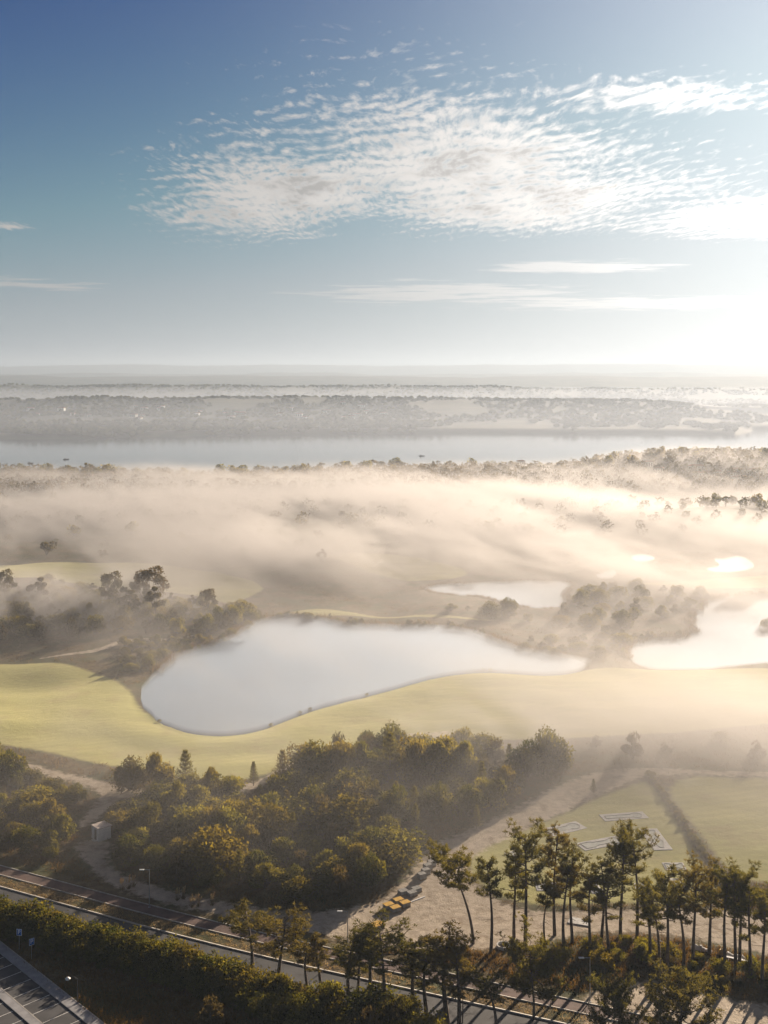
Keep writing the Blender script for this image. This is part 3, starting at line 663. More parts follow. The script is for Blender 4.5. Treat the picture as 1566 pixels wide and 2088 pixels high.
for i, (x, y) in enumerate(scatter(THICK, 4.1, 101, clear=2.8)):
    px, py = CX + x * FPX / y, HY + FPX * CAMZ / y
    d = fbm(np.array(x / 14.), np.array(y / 14.), 2)
    if random.random() < .10: plant('young_pine', random.choice(YP), (x, y, hz(x, y)), THL[1], 'pine tree', 'young pines in the dense thicket', H=random.uniform(4, 6.5))
    else:
        H = 2.0 + 5.3 * float(d) * random.uniform(.5, 1.2); back = ss(1640, 1560, py); H = cap(x, y, H + 1.6 * float(back))
        b_ = BUSH[random.choice([0, 0, 1, 2, 3, 3, 4, 5])]; plant('shrub', b_, (x, y, hz(x, y) - .1), look(b_, H, 2.5, 7) + ' shrub packed into the thicket beside the sandy track', 'shrub', TH, H=H, wide=random.uniform(.95, 1.4) * (5 / max(H, 4)) ** .5)
for (px, yb, yt, k, wd, lb) in ((265,1612,1549,5,.78,'low round dark tree at the edge of the lawn, leftmost of three'), (322,1608,1537,2,1.1,'round-topped tree on a short trunk between a low tree and a pine'),
     (640,1600,1520,5,.8,'big dark rounded tree at the lawn edge of the thicket'), (690,1596,1512,1,.7,'broad hazy tree behind the big dark rounded tree'), (736,1590,1512,2,.85,'pale tree beside the narrow upright tree above the thicket'),
     (845,1590,1506,0,.8,'large misty tree at the top of the thicket by the bunker'), (900,1585,1500,1,.75,'largest misty tree on the lawn side of the thicket'), (950,1590,1515,2,.9,'misty tree at the far right end of the thicket skyline'),
     (1075,1590,1515,3,.9,'tree fading into mist where the sandy track bends'), (1120,1570,1490,0,.9,'pale tree in mist beyond the bend of the sandy track'), (1290,1548,1496,4,1.1,'tall pale tree dissolving in mist on the lawn')):
    p = at(px, yb); plant('tree', BUSH[k], (p.x, p.y, p.z - .1), lb, 'tree', H=px_h(yb, yt, p.z), wide=wd)
for (px, yb, yt, k, lb) in ((378,1610,1535,0,'bushy pine with upright shoots at the right of three lawn-edge trees'), (517,1602,1556,1,'small lone pine at the lawn edge by the path'), (576,1606,1535,0,'dark pointed pine at the lawn edge before the bunker'),
     (795,1590,1500,0,'narrow upright pine rising out of the thicket skyline'), (972,1690,1645,1,'small pine standing alone on the bank of the sandy track'), (1210,1617,1590,1,'tiny pine seedling on the sandy bank by the minigolf lawn')):
    p = at(px, yb); plant('young_pine', YP[k], (p.x, p.y, p.z - .05), lb, 'pine tree', H=px_h(yb, yt, p.z), wide=1.0)
for (poly, gap, seed, lb, gr, h0, h1) in (
    ([(-120,1575),(40,1580),(90,1610),(170,1640),(170,1690),(150,1740),(90,1752),(-120,1720)], 3.4, 102, 'scrub bush in the rough ground beside the white hut', 'scrub bushes beside the white hut', 1.6, 4.6),
    ([(-120,1540),(10,1548),(48,1580),(40,1612),(-120,1608)], 3.6, 107, 'bushy tree overhanging the gravel path', 'dark trees beside the gravel path', 4.5, 7.0),
    ([(1000,1520),(1100,1510),(1300,1520),(1566,1500),(1700,1490),(1700,1562),(1566,1566),(1320,1558),(1180,1590),(1100,1600)], 12, 103, 'shrub veiled by mist between lawn and sandy track', 'misty shrubs beyond the sandy track', 1.5, 4.5),
    ([(1045,1935),(1120,1905),(1200,1905),(1300,1930),(1420,1950),(1566,1990),(1640,2010),(1640,2040),(1460,2025),(1330,2005),(1200,1985),(1080,1968)], 2.3, 104, 'heath shrub growing among the pine trunks', 'heath shrubs under the pines', 1.0, 2.6),
    ([(620,2030),(760,2060),(860,2100),(900,2160),(600,2160),(380,2090),(480,2060)], 3.0, 105, 'shrub at the foot of the roadside pines', 'shrubs under the roadside pines', 2.0, 4.2)):
    for (x, y) in scatter(poly, gap, seed, clear=2.4):
        H = cap(x, y, random.uniform(h0, h1)); b_ = BUSH[random.choice([0, 1, 2, 3, 4, 5])]; plant('shrub', b_, (x, y, hz(x, y) - .1), look(b_, H, h0, h1) + ' ' + lb, 'shrub', gr, H=H, wide=random.uniform(.9, 1.3) * (5 / max(H, 3.2)) ** .5)
# roadside hedge: a row of big clipped-out shrubs
HEDGE = [bush_proto(51, 3.6, 4.6, 3200, 20, .17, HEDGE_L), bush_proto(52, 3.6, 5.0, 3400, 22, .18, HEDGE_L)]
hl = [(-60,1868),(60,1886),(200,1930),(330,1965),(450,2002),(560,2040),(660,2080),(760,2130)]
hp = smooth(gpoly(hl), 2, closed=False); L = np.concatenate([[0], np.cumsum(np.linalg.norm(np.diff(hp, axis=0), axis=1))])
for k, s_ in enumerate(np.arange(0, L[-1], 1.75)):
    x, y = np.interp(s_, L, hp[:, 0]), np.interp(s_, L, hp[:, 1])
    for off in (0.0, 1.9, 3.6):
        q = Vector((x - off * .45 + random.uniform(-.3, .3), y - off * .9, 0))
        H = random.uniform(2.7, 3.7) - off * .35
        plant('hedge_shrub', HEDGE[(k + int(off)) % 2], (q.x, q.y, hz(q.x, q.y) - .1), ('taller' if H > 2.7 else 'lower') + ' dark evergreen shrub in the ' + ('road side', 'middle', 'car park side')[(off > 0) + (off > 2)] + ' of the long roadside hedge', 'shrub', 'shrubs of the tall roadside hedge',
              H=H, wide=random.uniform(.95, 1.2))
# ---- middle distance: wood left of the pond
GUM = [bush_proto(61, 9, 7.5, 2400, 12, .22, OLIVE_L, stem=.16, gum=True), bush_proto(62, 9, 6.0, 2000, 9, .22, OLIVE_L, stem=.15, gum=True)]
for (px, yb, yt, k, wd, lb) in ((225,1250,1158,0,.8,'tall gum tree with two layered crowns above the pond wood'), (262,1262,1195,1,1.1,'round dark tree in front of the tall gum trees'), (305,1252,1148,0,.9,'tallest gum tree with open spreading crown above the pond'),
    (275,1240,1165,1,.7,'slim gum tree with thin bare stem beside the tallest gum'), (315,1268,1185,1,.8,'flat-topped lower gum tree below the tallest gum'), (352,1245,1203,1,.9,'small umbrella-shaped tree standing alone on the fairway edge'), (390,1248,1208,1,.8,'little flat-crowned tree next to the wide grey gum'),
    (425,1258,1194,0,.85,'wide grey gum tree at the pond end of the wood'), (80,1240,1168,1,.9,'dark rounded tree half sunk in the fog bank'), (5,1235,1155,0,.8,'tree with ragged crown at the outer edge of the pond wood'), (605,1125,1100,1,1.2,'single round tree standing alone in drifting fog'), (655,1150,1115,1,1.0,'faint tree beyond the fairway within the fog')):
    p = at(px, yb); plant('tree', GUM[k], (p.x, p.y, p.z - .1), lb, 'tree', H=px_h(yb, yt, p.z), wide=wd)
for (poly, gap, seed, lb, gr, h0, h1, nm) in (
    ([(-100,1195),(60,1200),(200,1215),(330,1235),(450,1240),(530,1255),(515,1272),(470,1292),(410,1300),(300,1296),(200,1300),(-100,1315)], 6.0, 111, 'scrubby tree in the wood beside the main pond', 'trees of the wood by the pond', 3.0, 6.5, 'tree'),
    ([(250,1312),(400,1306),(470,1302),(410,1316),(345,1336),(320,1362),(270,1380),(255,1345)], 3.4, 112, 'bankside shrub between the cart path and the pond', 'bankside shrubs of the main pond', 1.5, 3.2, 'shrub'),
    ([(1000,1245),(1060,1262),(1190,1290),(1270,1300),(1290,1275),(1390,1255),(1420,1238),(1430,1212),(1330,1205),(1280,1195),(1200,1215),(1175,1250),(1100,1262)], 7.5, 113, 'misty tree on the wooded bank between two ponds', 'trees between the ponds', 2.5, 6.0, 'tree'),
    ([(1080,1330),(1230,1350),(1275,1320),(1300,1298),(1180,1300),(1060,1305)], 6.0, 114, 'bank shrub where the two ponds nearly meet', 'shrubs where the ponds nearly meet', 1.5, 3.5, 'shrub'),
    ([(830,1245),(930,1246),(1060,1252),(1060,1258),(940,1252),(830,1250)], 5.5, 115, 'shrub on the fairway mound beyond the main pond', 'shrubs on the fairway mound', 2.0, 4.0, 'shrub')):
    for (x, y) in scatter(poly, gap, seed):
        H = random.uniform(h0, h1); b_ = random.choice(BUSH[:5] + GUM[1:]); plant(nm, b_, (x, y, hz(x, y) - .1), look(b_, H, h0, h1) + ' ' + lb, nm, gr, H=H, wide=random.uniform(.9, 1.3) * (5 / max(H, 2.5)) ** .4)
fs_ = resample(PONDS['main'], 1.0); fs_ = fs_[(fs_[:, 1] > gp(0, 1345, PONDZ)[1])]
gq = np.random.default_rng(91)
for (x, y) in fs_[gq.random(len(fs_)) < .30]:
    x += gq.normal() * .8; y += abs(gq.normal()) * 1.6
    plant('bank_shrub', random.choice(BUSH[:5]), (x, y, hz(x, y) - .1), 'tawny shrub on the far bank of the main pond', 'shrub', 'shrubs along the far bank of the main pond', H=gq.uniform(.8, 2.6), wide=gq.uniform(.8, 1.3))
fs_ = resample(PONDS['wooded'], 1.0); fs_ = fs_[(fs_[:, 1] > gp(0, 1345, PONDZ)[1])]
for (x, y) in fs_[gq.random(len(fs_)) < .18]:
    plant('bank_shrub', random.choice(BUSH[:5]), (x - .5, y + .5, hz(x, y) - .1), 'misty shrub fringing the wooded pond', 'shrub', 'shrubs fringing the wooded pond', H=gq.uniform(.8, 2.6), wide=gq.uniform(.8, 1.3))
p = at(1000, 1262); plant('tree', BUSH[5], p, 'big rounded bush tree on the fairway between the two ponds', 'tree', H=5.5)
p = at(1568, 1285); plant('shrub', BUSH[1], p, 'round shrub on an islet in the wooded pond', 'shrub', H=3.8)
# ---- far woods
FAR = [far_mesh(71, 9, 8, 420, 9, .55, BUSH_L), far_mesh(72, 9, 7, 380, 8, .55, OLIVE_L), far_mesh(73, 9, 7, 340, 7, .55, PINE_L, gum=True), far_mesh(74, 9, 9, 460, 11, .55, HEDGE_L)]
def far_trees(poly, gap, seed, lb, gr, h0, h1, z=0.0, limit=300):
    for (x, y) in scatter(poly, gap, seed, avoid=True, z=z)[:limit]:
        z_ = hz(x, y)
        if z_ < LAGZ + .6: continue
        solo('tree', random.choice(FAR), (x, y, z_ - .3), lb, 'tree', gr, s=random.uniform(h0, h1) / 9, wide=random.uniform(.8, 1.25))
far_trees([(-150,966),(120,963),(290,971),(420,975),(560,967),(700,960),(1000,960),(1000,968),(700,970),(400,984),(-150,978)], 13, 121, 'tree on the skyline of the wooded belt along the lagoon shore', 'trees of the lagoon shore belt', 7, 12, limit=110)
far_trees([(1000,962),(1150,962),(1300,955),(1640,950),(1640,975),(1300,980),(1000,975)], 15, 122, 'tree on the misty wooded hill above the lagoon', 'trees of the lagoon hill', 7, 11, limit=70)
far_trees([(930,1078),(1010,1070),(1060,1075),(1150,1072),(1200,1080),(1080,1090),(960,1095)], 13, 123, 'tree showing through the fog on the middle rise', 'trees on the foggy middle rise', 5, 9, limit=25)
far_trees([(1370,1042),(1500,1036),(1640,1040),(1640,1060),(1480,1058)], 11, 125, 'tree in the dark row below the hillside houses', 'trees below the hillside houses', 6, 9, limit=30)
far_trees([(-100,1095),(120,1095),(330,1090),(560,1085),(700,1105),(560,1130),(330,1140),(100,1145),(-100,1140)], 26, 124, 'tree deep in the fog beyond the far lawn', 'trees deep in the fog', 4, 8, limit=40)
def wood_mass(poly, gap, seed, h0, h1, nl, ls, label, mat):
    """a wood too dense and far off to count: crowns of leaf clumps in one mesh"""
    pts = np.array(scatter(poly, gap, seed, avoid=True)); g = np.random.default_rng(seed); z = height(pts[:, 0], pts[:, 1]); k = z > LAGZ + .6; pts, z = pts[k], z[k]; n = len(pts)
    H = g.uniform(h0, h1, n); d = g.normal(size=(n, nl, 3)); d /= np.linalg.norm(d, axis=2)[..., None]; d *= g.uniform(.55, 1.05, (n, nl, 1))
    c = d * np.stack([H * .48, H * .48, H * .42], 1)[:, None] + np.stack([pts[:, 0], pts[:, 1], z + H * .5], 1)[:, None]
    v, f = leaves(c.reshape(-1, 3), ls, g); tn = np.repeat(np.clip(g.random(n)[:, None] * .8 + g.uniform(-.2, .2, (n, nl)), 0, 1).ravel(), 4)
    tag(link('woodland', mesh_np('woodland', v, [f], [mat], attrs={'tint': tn})), label, 'woodland', kind='stuff')
wood_mass([(-200,966),(120,964),(300,974),(430,978),(560,969),(700,962),(1000,962),(1000,1000),(700,1005),(400,1012),(-200,1012)], 8, 131, 6, 10, 70, .95, 'dense dark woodland of the lagoon shore belt', OLIVE_L)
wood_mass([(1000,962),(1150,962),(1300,956),(1700,950),(1700,1010),(1300,1010),(1000,1000)], 9, 132, 6, 10, 70, .95, 'misty woodland covering the hill above the lagoon', OLIVE_L)
wood_mass([(-150,1020),(200,1030),(600,1025),(1000,1030),(1350,1030),(1700,1045),(1700,1070),(1300,1100),(900,1085),(500,1075),(-150,1080)], 15, 133, 4, 8, 60, .8, 'scattered woodland sunk in the fog', OLIVE_L)
# woods on the opposite shore that read as one mass
g = np.random.default_rng(77); N = 15000
Y = 1480 + 2600 * g.random(N) ** 1.6; X = g.uniform(-1, 1, N) * (.42 * Y); keep = fbm(X / 130, Y / 160, 3) > .37
X, Y = X[keep], Y[keep]; Z = height(X, Y); k = Z > LAGZ + 1.0; X, Y, Z = X[k], Y[k], Z[k]; n = len(X)
th = np.linspace(0, 2 * np.pi, 6, endpoint=False); s_ = g.uniform(3.0, 5.5, n)
ring1 = np.stack([np.cos(th), np.sin(th), np.full(6, .35)], 1); ring2 = np.stack([np.cos(th + .5) * .75, np.sin(th + .5) * .75, np.full(6, .95)], 1)
tmpl = np.vstack([[[0, 0, -.3]], ring1, ring2, [[0, 0, 1.35]]]); jit = g.normal(scale=.14, size=(n, 14, 3))
v = (tmpl[None] + jit) * s_[:, None, None] * [1.0, 1.0, .85] + np.stack([X, Y, Z], 1)[:, None]
tri = [(0, 1 + (i + 1) % 6, 1 + i) for i in range(6)] + [(1 + i, 1 + (i + 1) % 6, 7 + i) for i in range(6)] + [(1 + (i + 1) % 6, 7 + (i + 1) % 6, 7 + i) for i in range(6)] + [(7 + i, 7 + (i + 1) % 6, 13) for i in range(6)]
f = (np.arange(n)[:, None, None] * 14 + np.array(tri)[None]).reshape(-1, 3)
tag(link('woodland', mesh_np('woodland', v.reshape(-1, 3), [f], [HEDGE_L], attrs={'tint': np.repeat(g.random(n) * .6, 14)})), 'far woodland massed on the opposite lagoon shore', 'woodland', kind='stuff')
# ---- undergrowth, dry grass and reeds
def tufts_at(X, Y, hgt, wid, per, mat, name, label, cat, seed, spread=.3):
    g = np.random.default_rng(seed); Z = height(X, Y); n = len(X)
    c = np.repeat(np.stack([X, Y, Z], 1), per, 0) + g.normal(size=(n * per, 3)) * [spread, spread, .02]
    d = g.normal(size=(n * per, 3)) * [.5, .5, .2] + [0, 0, 1]
    v, f = blades(c, d, np.repeat(hgt * g.uniform(.5, 1.2, n), per) * g.uniform(.6, 1.1, n * per), wid, g)
    tn = np.clip(np.repeat(g.random(n), per * 3) * .7 + .3 * g.random(n * per * 3), 0, 1)
    return tag(link(name, mesh_np(name, v, [f], [mat], attrs={'tint': tn})), label, cat, kind='stuff')
def rough_points(n, y0, y1, seed, dmin=.3, px=(-100, 1666)):
    g = np.random.default_rng(seed); py = g.uniform(y0, y1, n); x_ = g.uniform(*px, n); Y = FPX * CAMZ / (py - HY); X = (x_ - CX) / FPX * Y
    d = np.full(n, 9.0)
    for s_ in SANDS + LAWNS + list(PONDS.values()): d = np.minimum(d, sdist(X, Y, s_, 9))
    k = d > dmin; return X[k], Y[k]
def road_free(X, Y):
    k = seg_dist(X, Y, ROADK, False) > 8.3; return k & ~inside(X, Y, LOT_AREA)
# ------------------------------------------------------------------ small things
def boxes(name, lst, mat, parent=None, bevel=0.0):
    """list of (x0,y0,z0,x1,y1,z1) boxes as one mesh object"""
    v = []; f = []
    for (x0, y0, z0, x1, y1, z1) in lst:
        b = len(v); v += [(x0,y0,z0),(x1,y0,z0),(x1,y1,z0),(x0,y1,z0),(x0,y0,z1),(x1,y0,z1),(x1,y1,z1),(x0,y1,z1)]
        f += [(b,b+3,b+2,b+1),(b+4,b+5,b+6,b+7),(b,b+1,b+5,b+4),(b+1,b+2,b+6,b+5),(b+2,b+3,b+7,b+6),(b+3,b,b+4,b+7)]
    me = bpy.data.meshes.new(name); me.from_pydata(v, [], f); me.materials.append(mat); o = link(name, me, parent)
    if bevel:
        md = o.modifiers.new('bevel', 'BEVEL'); md.width = bevel; md.segments = 2
    return o
def tube(name, pts, rad, mat, parent=None, sides=8):
    T = Tubes(); T.add(pts, rad, sides); return link(name, T.mesh(name, mat), parent)
STEEL = plain('galvanised_steel', (0.33, 0.34, 0.35), .45, .7, var=.12); PALE = plain('pale_luminaire', (0.72, 0.72, 0.70), .4, var=.05)
WHITE = plain('whitewash', (0.66, 0.66, 0.64), .8, var=.10, scale=1.2, bump=.01); ROOFC = plain('roof_slab', (0.50, 0.43, 0.38), .85, var=.2, scale=1.5)
DARKW = plain('dark_door', (0.045, 0.042, 0.045), .6); BLUE = plain('sign_blue', (0.02, 0.11, 0.36), .4, var=.05); SIGNW = plain('sign_white', (0.78, 0.79, 0.80), .4, var=.03)
CONC = plain('concrete', (0.56, 0.55, 0.52), .85, var=.18, scale=1.6, bump=.01); WOODP = plain('pallet_wood', (0.28, 0.20, 0.12), .85, var=.3, scale=4)
GREYB = plain('grey_blocks', (0.27, 0.265, 0.25), .9, var=.25, scale=2.5); YELLOW = plain('yellow_cover', (0.62, 0.36, 0.035), .6, var=.25, scale=1.5); CLOTH = plain('white_cloth', (0.74, 0.73, 0.70), .8, var=.1)
BORDER = plain('lane_border', (0.36, 0.36, 0.34), .8)
FELT = plain('lane_felt', (0.47, 0.50, 0.46), .9, var=.15, scale=1.0); TILE = plain('roof_tile', (0.30, 0.13, 0.075), .85, var=.25, scale=.6); GLASSD = plain('dark_glass', (0.03, 0.035, 0.04), .2)

# white hut
c = at(201, 1717); hut = empty('utility_hut', (c.x, c.y, c.z), R(43)); tag(hut, 'small white flat-roofed utility hut with dark door beside the gravel path', 'hut')
boxes('wall', [(0, 0, -.1, 2.5, .14, 2.25), (0, .14, -.1, .14, .75, 2.25), (0, 1.6, -.1, .14, 2.5, 2.25), (0, .75, 2.0, .14, 1.6, 2.25), (2.36, .14, -.1, 2.5, 2.5, 2.25), (.14, 2.36, -.1, 2.36, 2.5, 2.25)], WHITE, hut)
boxes('roof', [(-.14, -.14, 2.252, 2.64, 2.64, 2.42)], ROOFC, hut, .02)
d = boxes('door', [(.05, .77, 0, .10, 1.58, 1.98)], DARKW, hut); boxes('handle', [(-.01, .86, .95, .045, .92, 1.05)], STEEL, d)
boxes('doorstep', [(-.55, .6, -.1, -.003, 1.75, .08)], CONC, hut)

# street lamps along the cycle lane
def street_lamp(px, py, label):
    p = at(px, py); e = empty('street_lamp', (p.x, p.y, p.z)); tag(e, label, 'street lamp', 'street lamps along the cycle lane')
    tube('pole', [(0, 0, 0), (0, 0, 3), (0, 0, 6.0)], [.085, .07, .05], STEEL, e); tube('arm', [(0, 0, 5.93), (-.5, -.05, 5.97), (-1.0, -.1, 5.99)], [.04, .035, .03], STEEL, e)
    boxes('lamp_head', [(-1.55, -.24, 5.93, -.8, .06, 6.05)], PALE, e, .03); boxes('base_plate', [(-.17, -.17, -.02, .17, .17, .05)], STEEL, e)
street_lamp(304.5, 1850, 'thin street lamp with short arm by the verge below the white hut')
street_lamp(709, 1941, 'street lamp rising behind the roadside pines near the yellow pallets')
street_lamp(1203, 2043, 'street lamp whose pale head shows beside the broad round-crowned pine')
# car-park lamp with round head
p = at(158, 2046); e = empty('park_lamp', (p.x, p.y, p.z)); tag(e, 'dark car park lamp with a round pale head at the pavement edge', 'lamp')
tube('pole', [(0, 0, 0), (0, 0, 1.6), (0, 0, 3.3)], [.07, .06, .05], DARKW, e); tube('arm', [(0, 0, 3.25), (-.5, 0, 3.6), (-1.05, 0, 3.55)], [.04, .035, .03], DARKW, e)
T = Tubes(); T.add([(-1.3, 0, 3.12), (-1.3, 0, 3.2), (-1.3, 0, 3.34), (-1.3, 0, 3.46), (-1.3, 0, 3.52)], [.05, .3, .36, .22, .03], 14); link('lamp_head', T.mesh('lamp_head', PALE), e)

# parking signs
def letter_P(parent, s, y):
    cu = bpy.data.curves.new('letter', 'FONT'); cu.body = 'P'; cu.size = s; cu.align_x = 'CENTER'; cu.align_y = 'CENTER'; cu.extrude = .004
    o = bpy.data.objects.new('letter', cu); COL.objects.link(o)
    dg = bpy.context.evaluated_depsgraph_get(); me = bpy.data.meshes.new_from_object(o.evaluated_get(dg)); bpy.data.objects.remove(o)
    me.materials.clear(); me.materials.append(SIGNW); q = link('letter', me, parent); q.location = y; q.rotation_euler = (R(90), 0, 0); return q
def p_sign(px, py, rz, label):
    p = at(px, py); e = empty('parking_sign', (p.x, p.y, p.z), rz); tag(e, label, 'sign')
    tube('post', [(0, 0.03, 0), (0, 0.03, 1.5), (0, 0.03, 2.95)], .035, STEEL, e)
    b = boxes('panel', [(-.38, -.03, 2.05, .38, 0, 3.0)], BLUE, e); boxes('border', [(-.38, -.036, 2.05, .38, -.0305, 2.09), (-.38, -.036, 2.96, .38, -.0305, 3.0), (-.38, -.036, 2.09, -.34, -.0305, 2.96), (.34, -.036, 2.09, .38, -.0305, 2.96)], SIGNW, b)
    letter_P(b, .85, (0, -.036, 2.53))
p_sign(39, 1936, R(-8), 'blue parking sign with white P facing the car park, beside the hedge')
p_sign(64.5, 1956, R(38), 'blue parking sign turned edge-on near the end of the pavement')

# pallets of building blocks along the track
def pallet(px, py, rz, w_, d_, h, top, label, group):
    p = at(px, py); e = empty('pallet_stack', (p.x, p.y, p.z), rz); tag(e, label, 'pallet', group)
    boxes('pallet', [(-w_/2, y_, 0, w_/2, y_ + .12, .10) for y_ in (-d_/2, -.06, d_/2 - .12)] + [(x_, -d_/2, .102, x_ + .14, d_/2, .125) for x_ in np.linspace(-w_/2, w_/2 - .14, 6)], WOODP, e)
    n = max(1, round(h / .28))
    for k in range(n):
        j = random.uniform(-.02, .02)
        for q in range(2): boxes('block', [(-w_/2 + .03 + q * (w_/2 - .02) + j, -d_/2 + .03, .127 + k * .28, -w_/2 + .03 + (q + 1) * (w_/2 - .02) - .03 + j, d_/2 - .03, .127 + k * .28 + .268)], GREYB, e)
    if top: boxes('cover', [(-w_/2 - .03, -d_/2 - .03, .127 + n * .28, w_/2 + .03, d_/2 + .03, .19 + n * .28)], YELLOW, e, .03)
RZ = R(33)
for (x, y) in ((792, 1852), (812, 1842), (806, 1858), (826, 1848)): pallet(x, y, RZ, 1.5, 1.15, .6, True, 'yellow-covered pallet of blocks in the square of four by the track', 'yellow pallets grouped in a square')
pallet(769, 1893, RZ, 1.9, 1.5, .7, True, 'lone yellow-covered pallet in front of the other pallets', None)
for (x, y, hh) in ((822, 1823, .5), (840, 1826, .6), (849, 1818, .5)): pallet(x, y, RZ, 1.5, 1.2, hh, False, 'low pale grey pallet of slabs right behind the yellow pallets', 'low grey slab pallets')
for (x, y, hh) in ((860, 1792, .85), (868, 1783, .85), (872, 1773, .8), (880, 1766, .8), (899, 1747, .6)): pallet(x, y, RZ, 1.35, 1.1, hh, False, 'grey block pallet in the row bordering the sandy track by the thicket', 'grey pallets in a row along the track')
o = boxes('plank', [(-2.0, -.12, .02, 2.0, .12, .09)], CLOTH); o.location = at(847, 1836); o.rotation_euler = (0, 0, R(38)); tag(o, 'long pale plank lying on the sand by the yellow pallets', 'plank')

# minigolf lanes
def minigolf(corners, label, kind):
    c = np.array([at(*q)[:2] for q in corners]); m = c.mean(0); a = (c[1] + c[2] - c[0] - c[3]) / 2; b = (c[3] + c[2] - c[0] - c[1]) / 2
    if np.linalg.norm(a) < np.linalg.norm(b): a, b = b, a
    L = np.linalg.norm(a); W = min(max(np.linalg.norm(b), 2.2), L * .8); z = hz(*m)
    e = empty('minigolf_lane', (m[0], m[1], z), math.atan2(a[1], a[0])); tag(e, label, 'minigolf lane', 'minigolf lanes on the lawn')
    boxes('slab', [(-L/2, -W/2, -.1, L/2, W/2, .07)], CONC, e, .02)
    w1, w2 = W * .20, W * .34; n = 20
    if kind == 0: prof = [(-L*.42, w1), (L*.18, w1)] + [(L*.28 + w2 * math.cos(q), w2 * math.sin(q)) for q in np.linspace(2.6, 0, 10)]
    elif kind == 1: prof = [(x_, w1 * (1 + .45 * math.sin(x_ / L * 12))) for x_ in np.linspace(-L*.42, L*.40, n)]
    else: prof = [(-L*.42, w2), (-L*.2, w2), (-L*.12, w1), (L*.2, w1), (L*.28, w2), (L*.42, w2)]
    up = np.array(prof); lo = up[::-1] * [1, -1]; loop = np.concatenate([up, lo])
    me = bpy.data.meshes.new('lane'); me.from_pydata([(x_, y_, .075) for x_, y_ in loop], [], [tuple(range(len(loop)))[::-1]]); me.materials.append(FELT); link('lane', me, e)
    tube('border', [(x_, y_, .10) for x_, y_ in np.vstack([loop, loop[:2]])], .045, BORDER, e, 5)
    T = Tubes(); T.add([(L*.30, 0, .079), (L*.30, 0, .084)], [.001, .07], 10); link('hole', T.mesh('hole', DARKW), e)
MG = [([(1219,1662),(1236,1675),(1322,1668),(1311,1655)], 'long white minigolf slab farthest up the lawn near the hedge row', 0), ([(1097,1692),(1122,1707),(1197,1688),(1174,1675)], 'white minigolf slab beside the sandy track bend', 0),
 ([(1169,1720),(1197,1735),(1277,1718),(1257,1705)], 'white minigolf slab behind the tops of the tall pines', 2), ([(1302,1690),(1334,1732),(1372,1735),(1341,1690)], 'minigolf slab pointing along the hedge row', 1),
 ([(1355,1758),(1352,1776),(1398,1776),(1396,1758)], 'minigolf slab between the tallest open-crowned pine and the dune pines', 2), ([(1100,1800),(1085,1816),(1151,1817),(1140,1800)], 'minigolf slab with wavy borders behind the dense low-limbed pine', 1),
 ([(1190,1802),(1208,1820),(1234,1822),(1215,1802)], 'minigolf slab glimpsed between slender grove trunks', 0), ([(1295,1802),(1288,1815),(1326,1815),(1314,1802)], 'minigolf slab beside the pale trunk of the tallest open pine', 2),
 ([(1366,1792),(1370,1808),(1396,1808),(1390,1792)], 'minigolf slab half hidden behind the dune pines', 0), ([(1030,1740),(1040,1749),(1066,1743),(1054,1734)], 'small minigolf slab behind the crown of the leaning pine', 2)]
for q in MG: minigolf(*q)
o = boxes('concrete_slab', [(-1.7, -1.0, 0, 1.7, 1.0, .12)], CONC, None, .02); o.location = at(1182, 1880); o.rotation_euler = (0, 0, R(-20)); tag(o, 'pale concrete slab lying on the brown ground behind the pines', 'slab')
# concrete ring
T = Tubes(); T.add([(1.0, 0, 0), (1.0, 0, .01)], .1, 3); th = np.linspace(0, 2 * math.pi, 25); v = []
for r_, z_ in ((1.05, 0), (1.05, .4), (.86, .4), (.86, .02)): v += [(r_ * math.cos(q), r_ * math.sin(q), z_) for q in th[:-1]]
f = [(k * 24 + i, k * 24 + (i + 1) % 24, (k + 1) * 24 + (i + 1) % 24, (k + 1) * 24 + i) for k in range(3) for i in range(24)]
me = bpy.data.meshes.new('concrete_ring'); me.from_pydata(v, [], f); me.materials.append(CONC); o = link('concrete_ring', me); o.location = at(1027, 1931); tag(o, 'grey concrete shaft ring on the ground by the slim pine', 'concrete ring')
# cloths and a trestle table on the dune
def cloth(px, py, w_, d_, h, seed, label, mat=CLOTH, name='cloth_sheet'):
    g = np.random.default_rng(seed); n, m = 22, 10; gx, gy = np.meshgrid(np.linspace(-w_/2, w_/2, n), np.linspace(-d_/2, d_/2, m))
    ed = np.minimum(1, 6 * np.minimum.reduce([gx + w_/2, w_/2 - gx, (gy + d_/2) * 1.5, (d_/2 - gy) * 1.5]) / w_ + .05)
    zz = (fbm(gx * 2.3 + seed, gy * 3.1, 3) * h) * ed + .02; v = np.stack([gx + g.normal(scale=.04, size=gx.shape), gy + g.normal(scale=.05, size=gx.shape), zz], -1).reshape(-1, 3)
    i = np.arange(n * m).reshape(m, n); q = np.stack([i[:-1, :-1], i[:-1, 1:], i[1:, 1:], i[1:, :-1]], -1).reshape(-1, 4)
    o = link(name, mesh_np(name, v, [q], [mat], shade=True)); p = at(px, py); o.location = p; o.rotation_euler = (0, 0, R(-22)); return tag(o, label, 'cloth')
cloth(1430, 1937, 3.2, .9, 1.0, 3, 'crumpled white cloth between dune pine trunks'); cloth(1498, 1952, 3.0, 1.0, .9, 5, 'white cloth heap beside the trestle plank')
cloth(1471, 1946, .9, .8, 1.2, 7, 'bright yellow bundle among the heath shrubs by the white cloth', YELLOW, 'yellow_bundle')
p = at(1512, 1966); e = empty('trestle_table', p, R(-24)); tag(e, 'long pale trestle bench on the dune sand beside the cloths', 'trestle')
boxes('top', [(-2.2, -.2, .62, 2.2, .2, .68)], PALE, e)
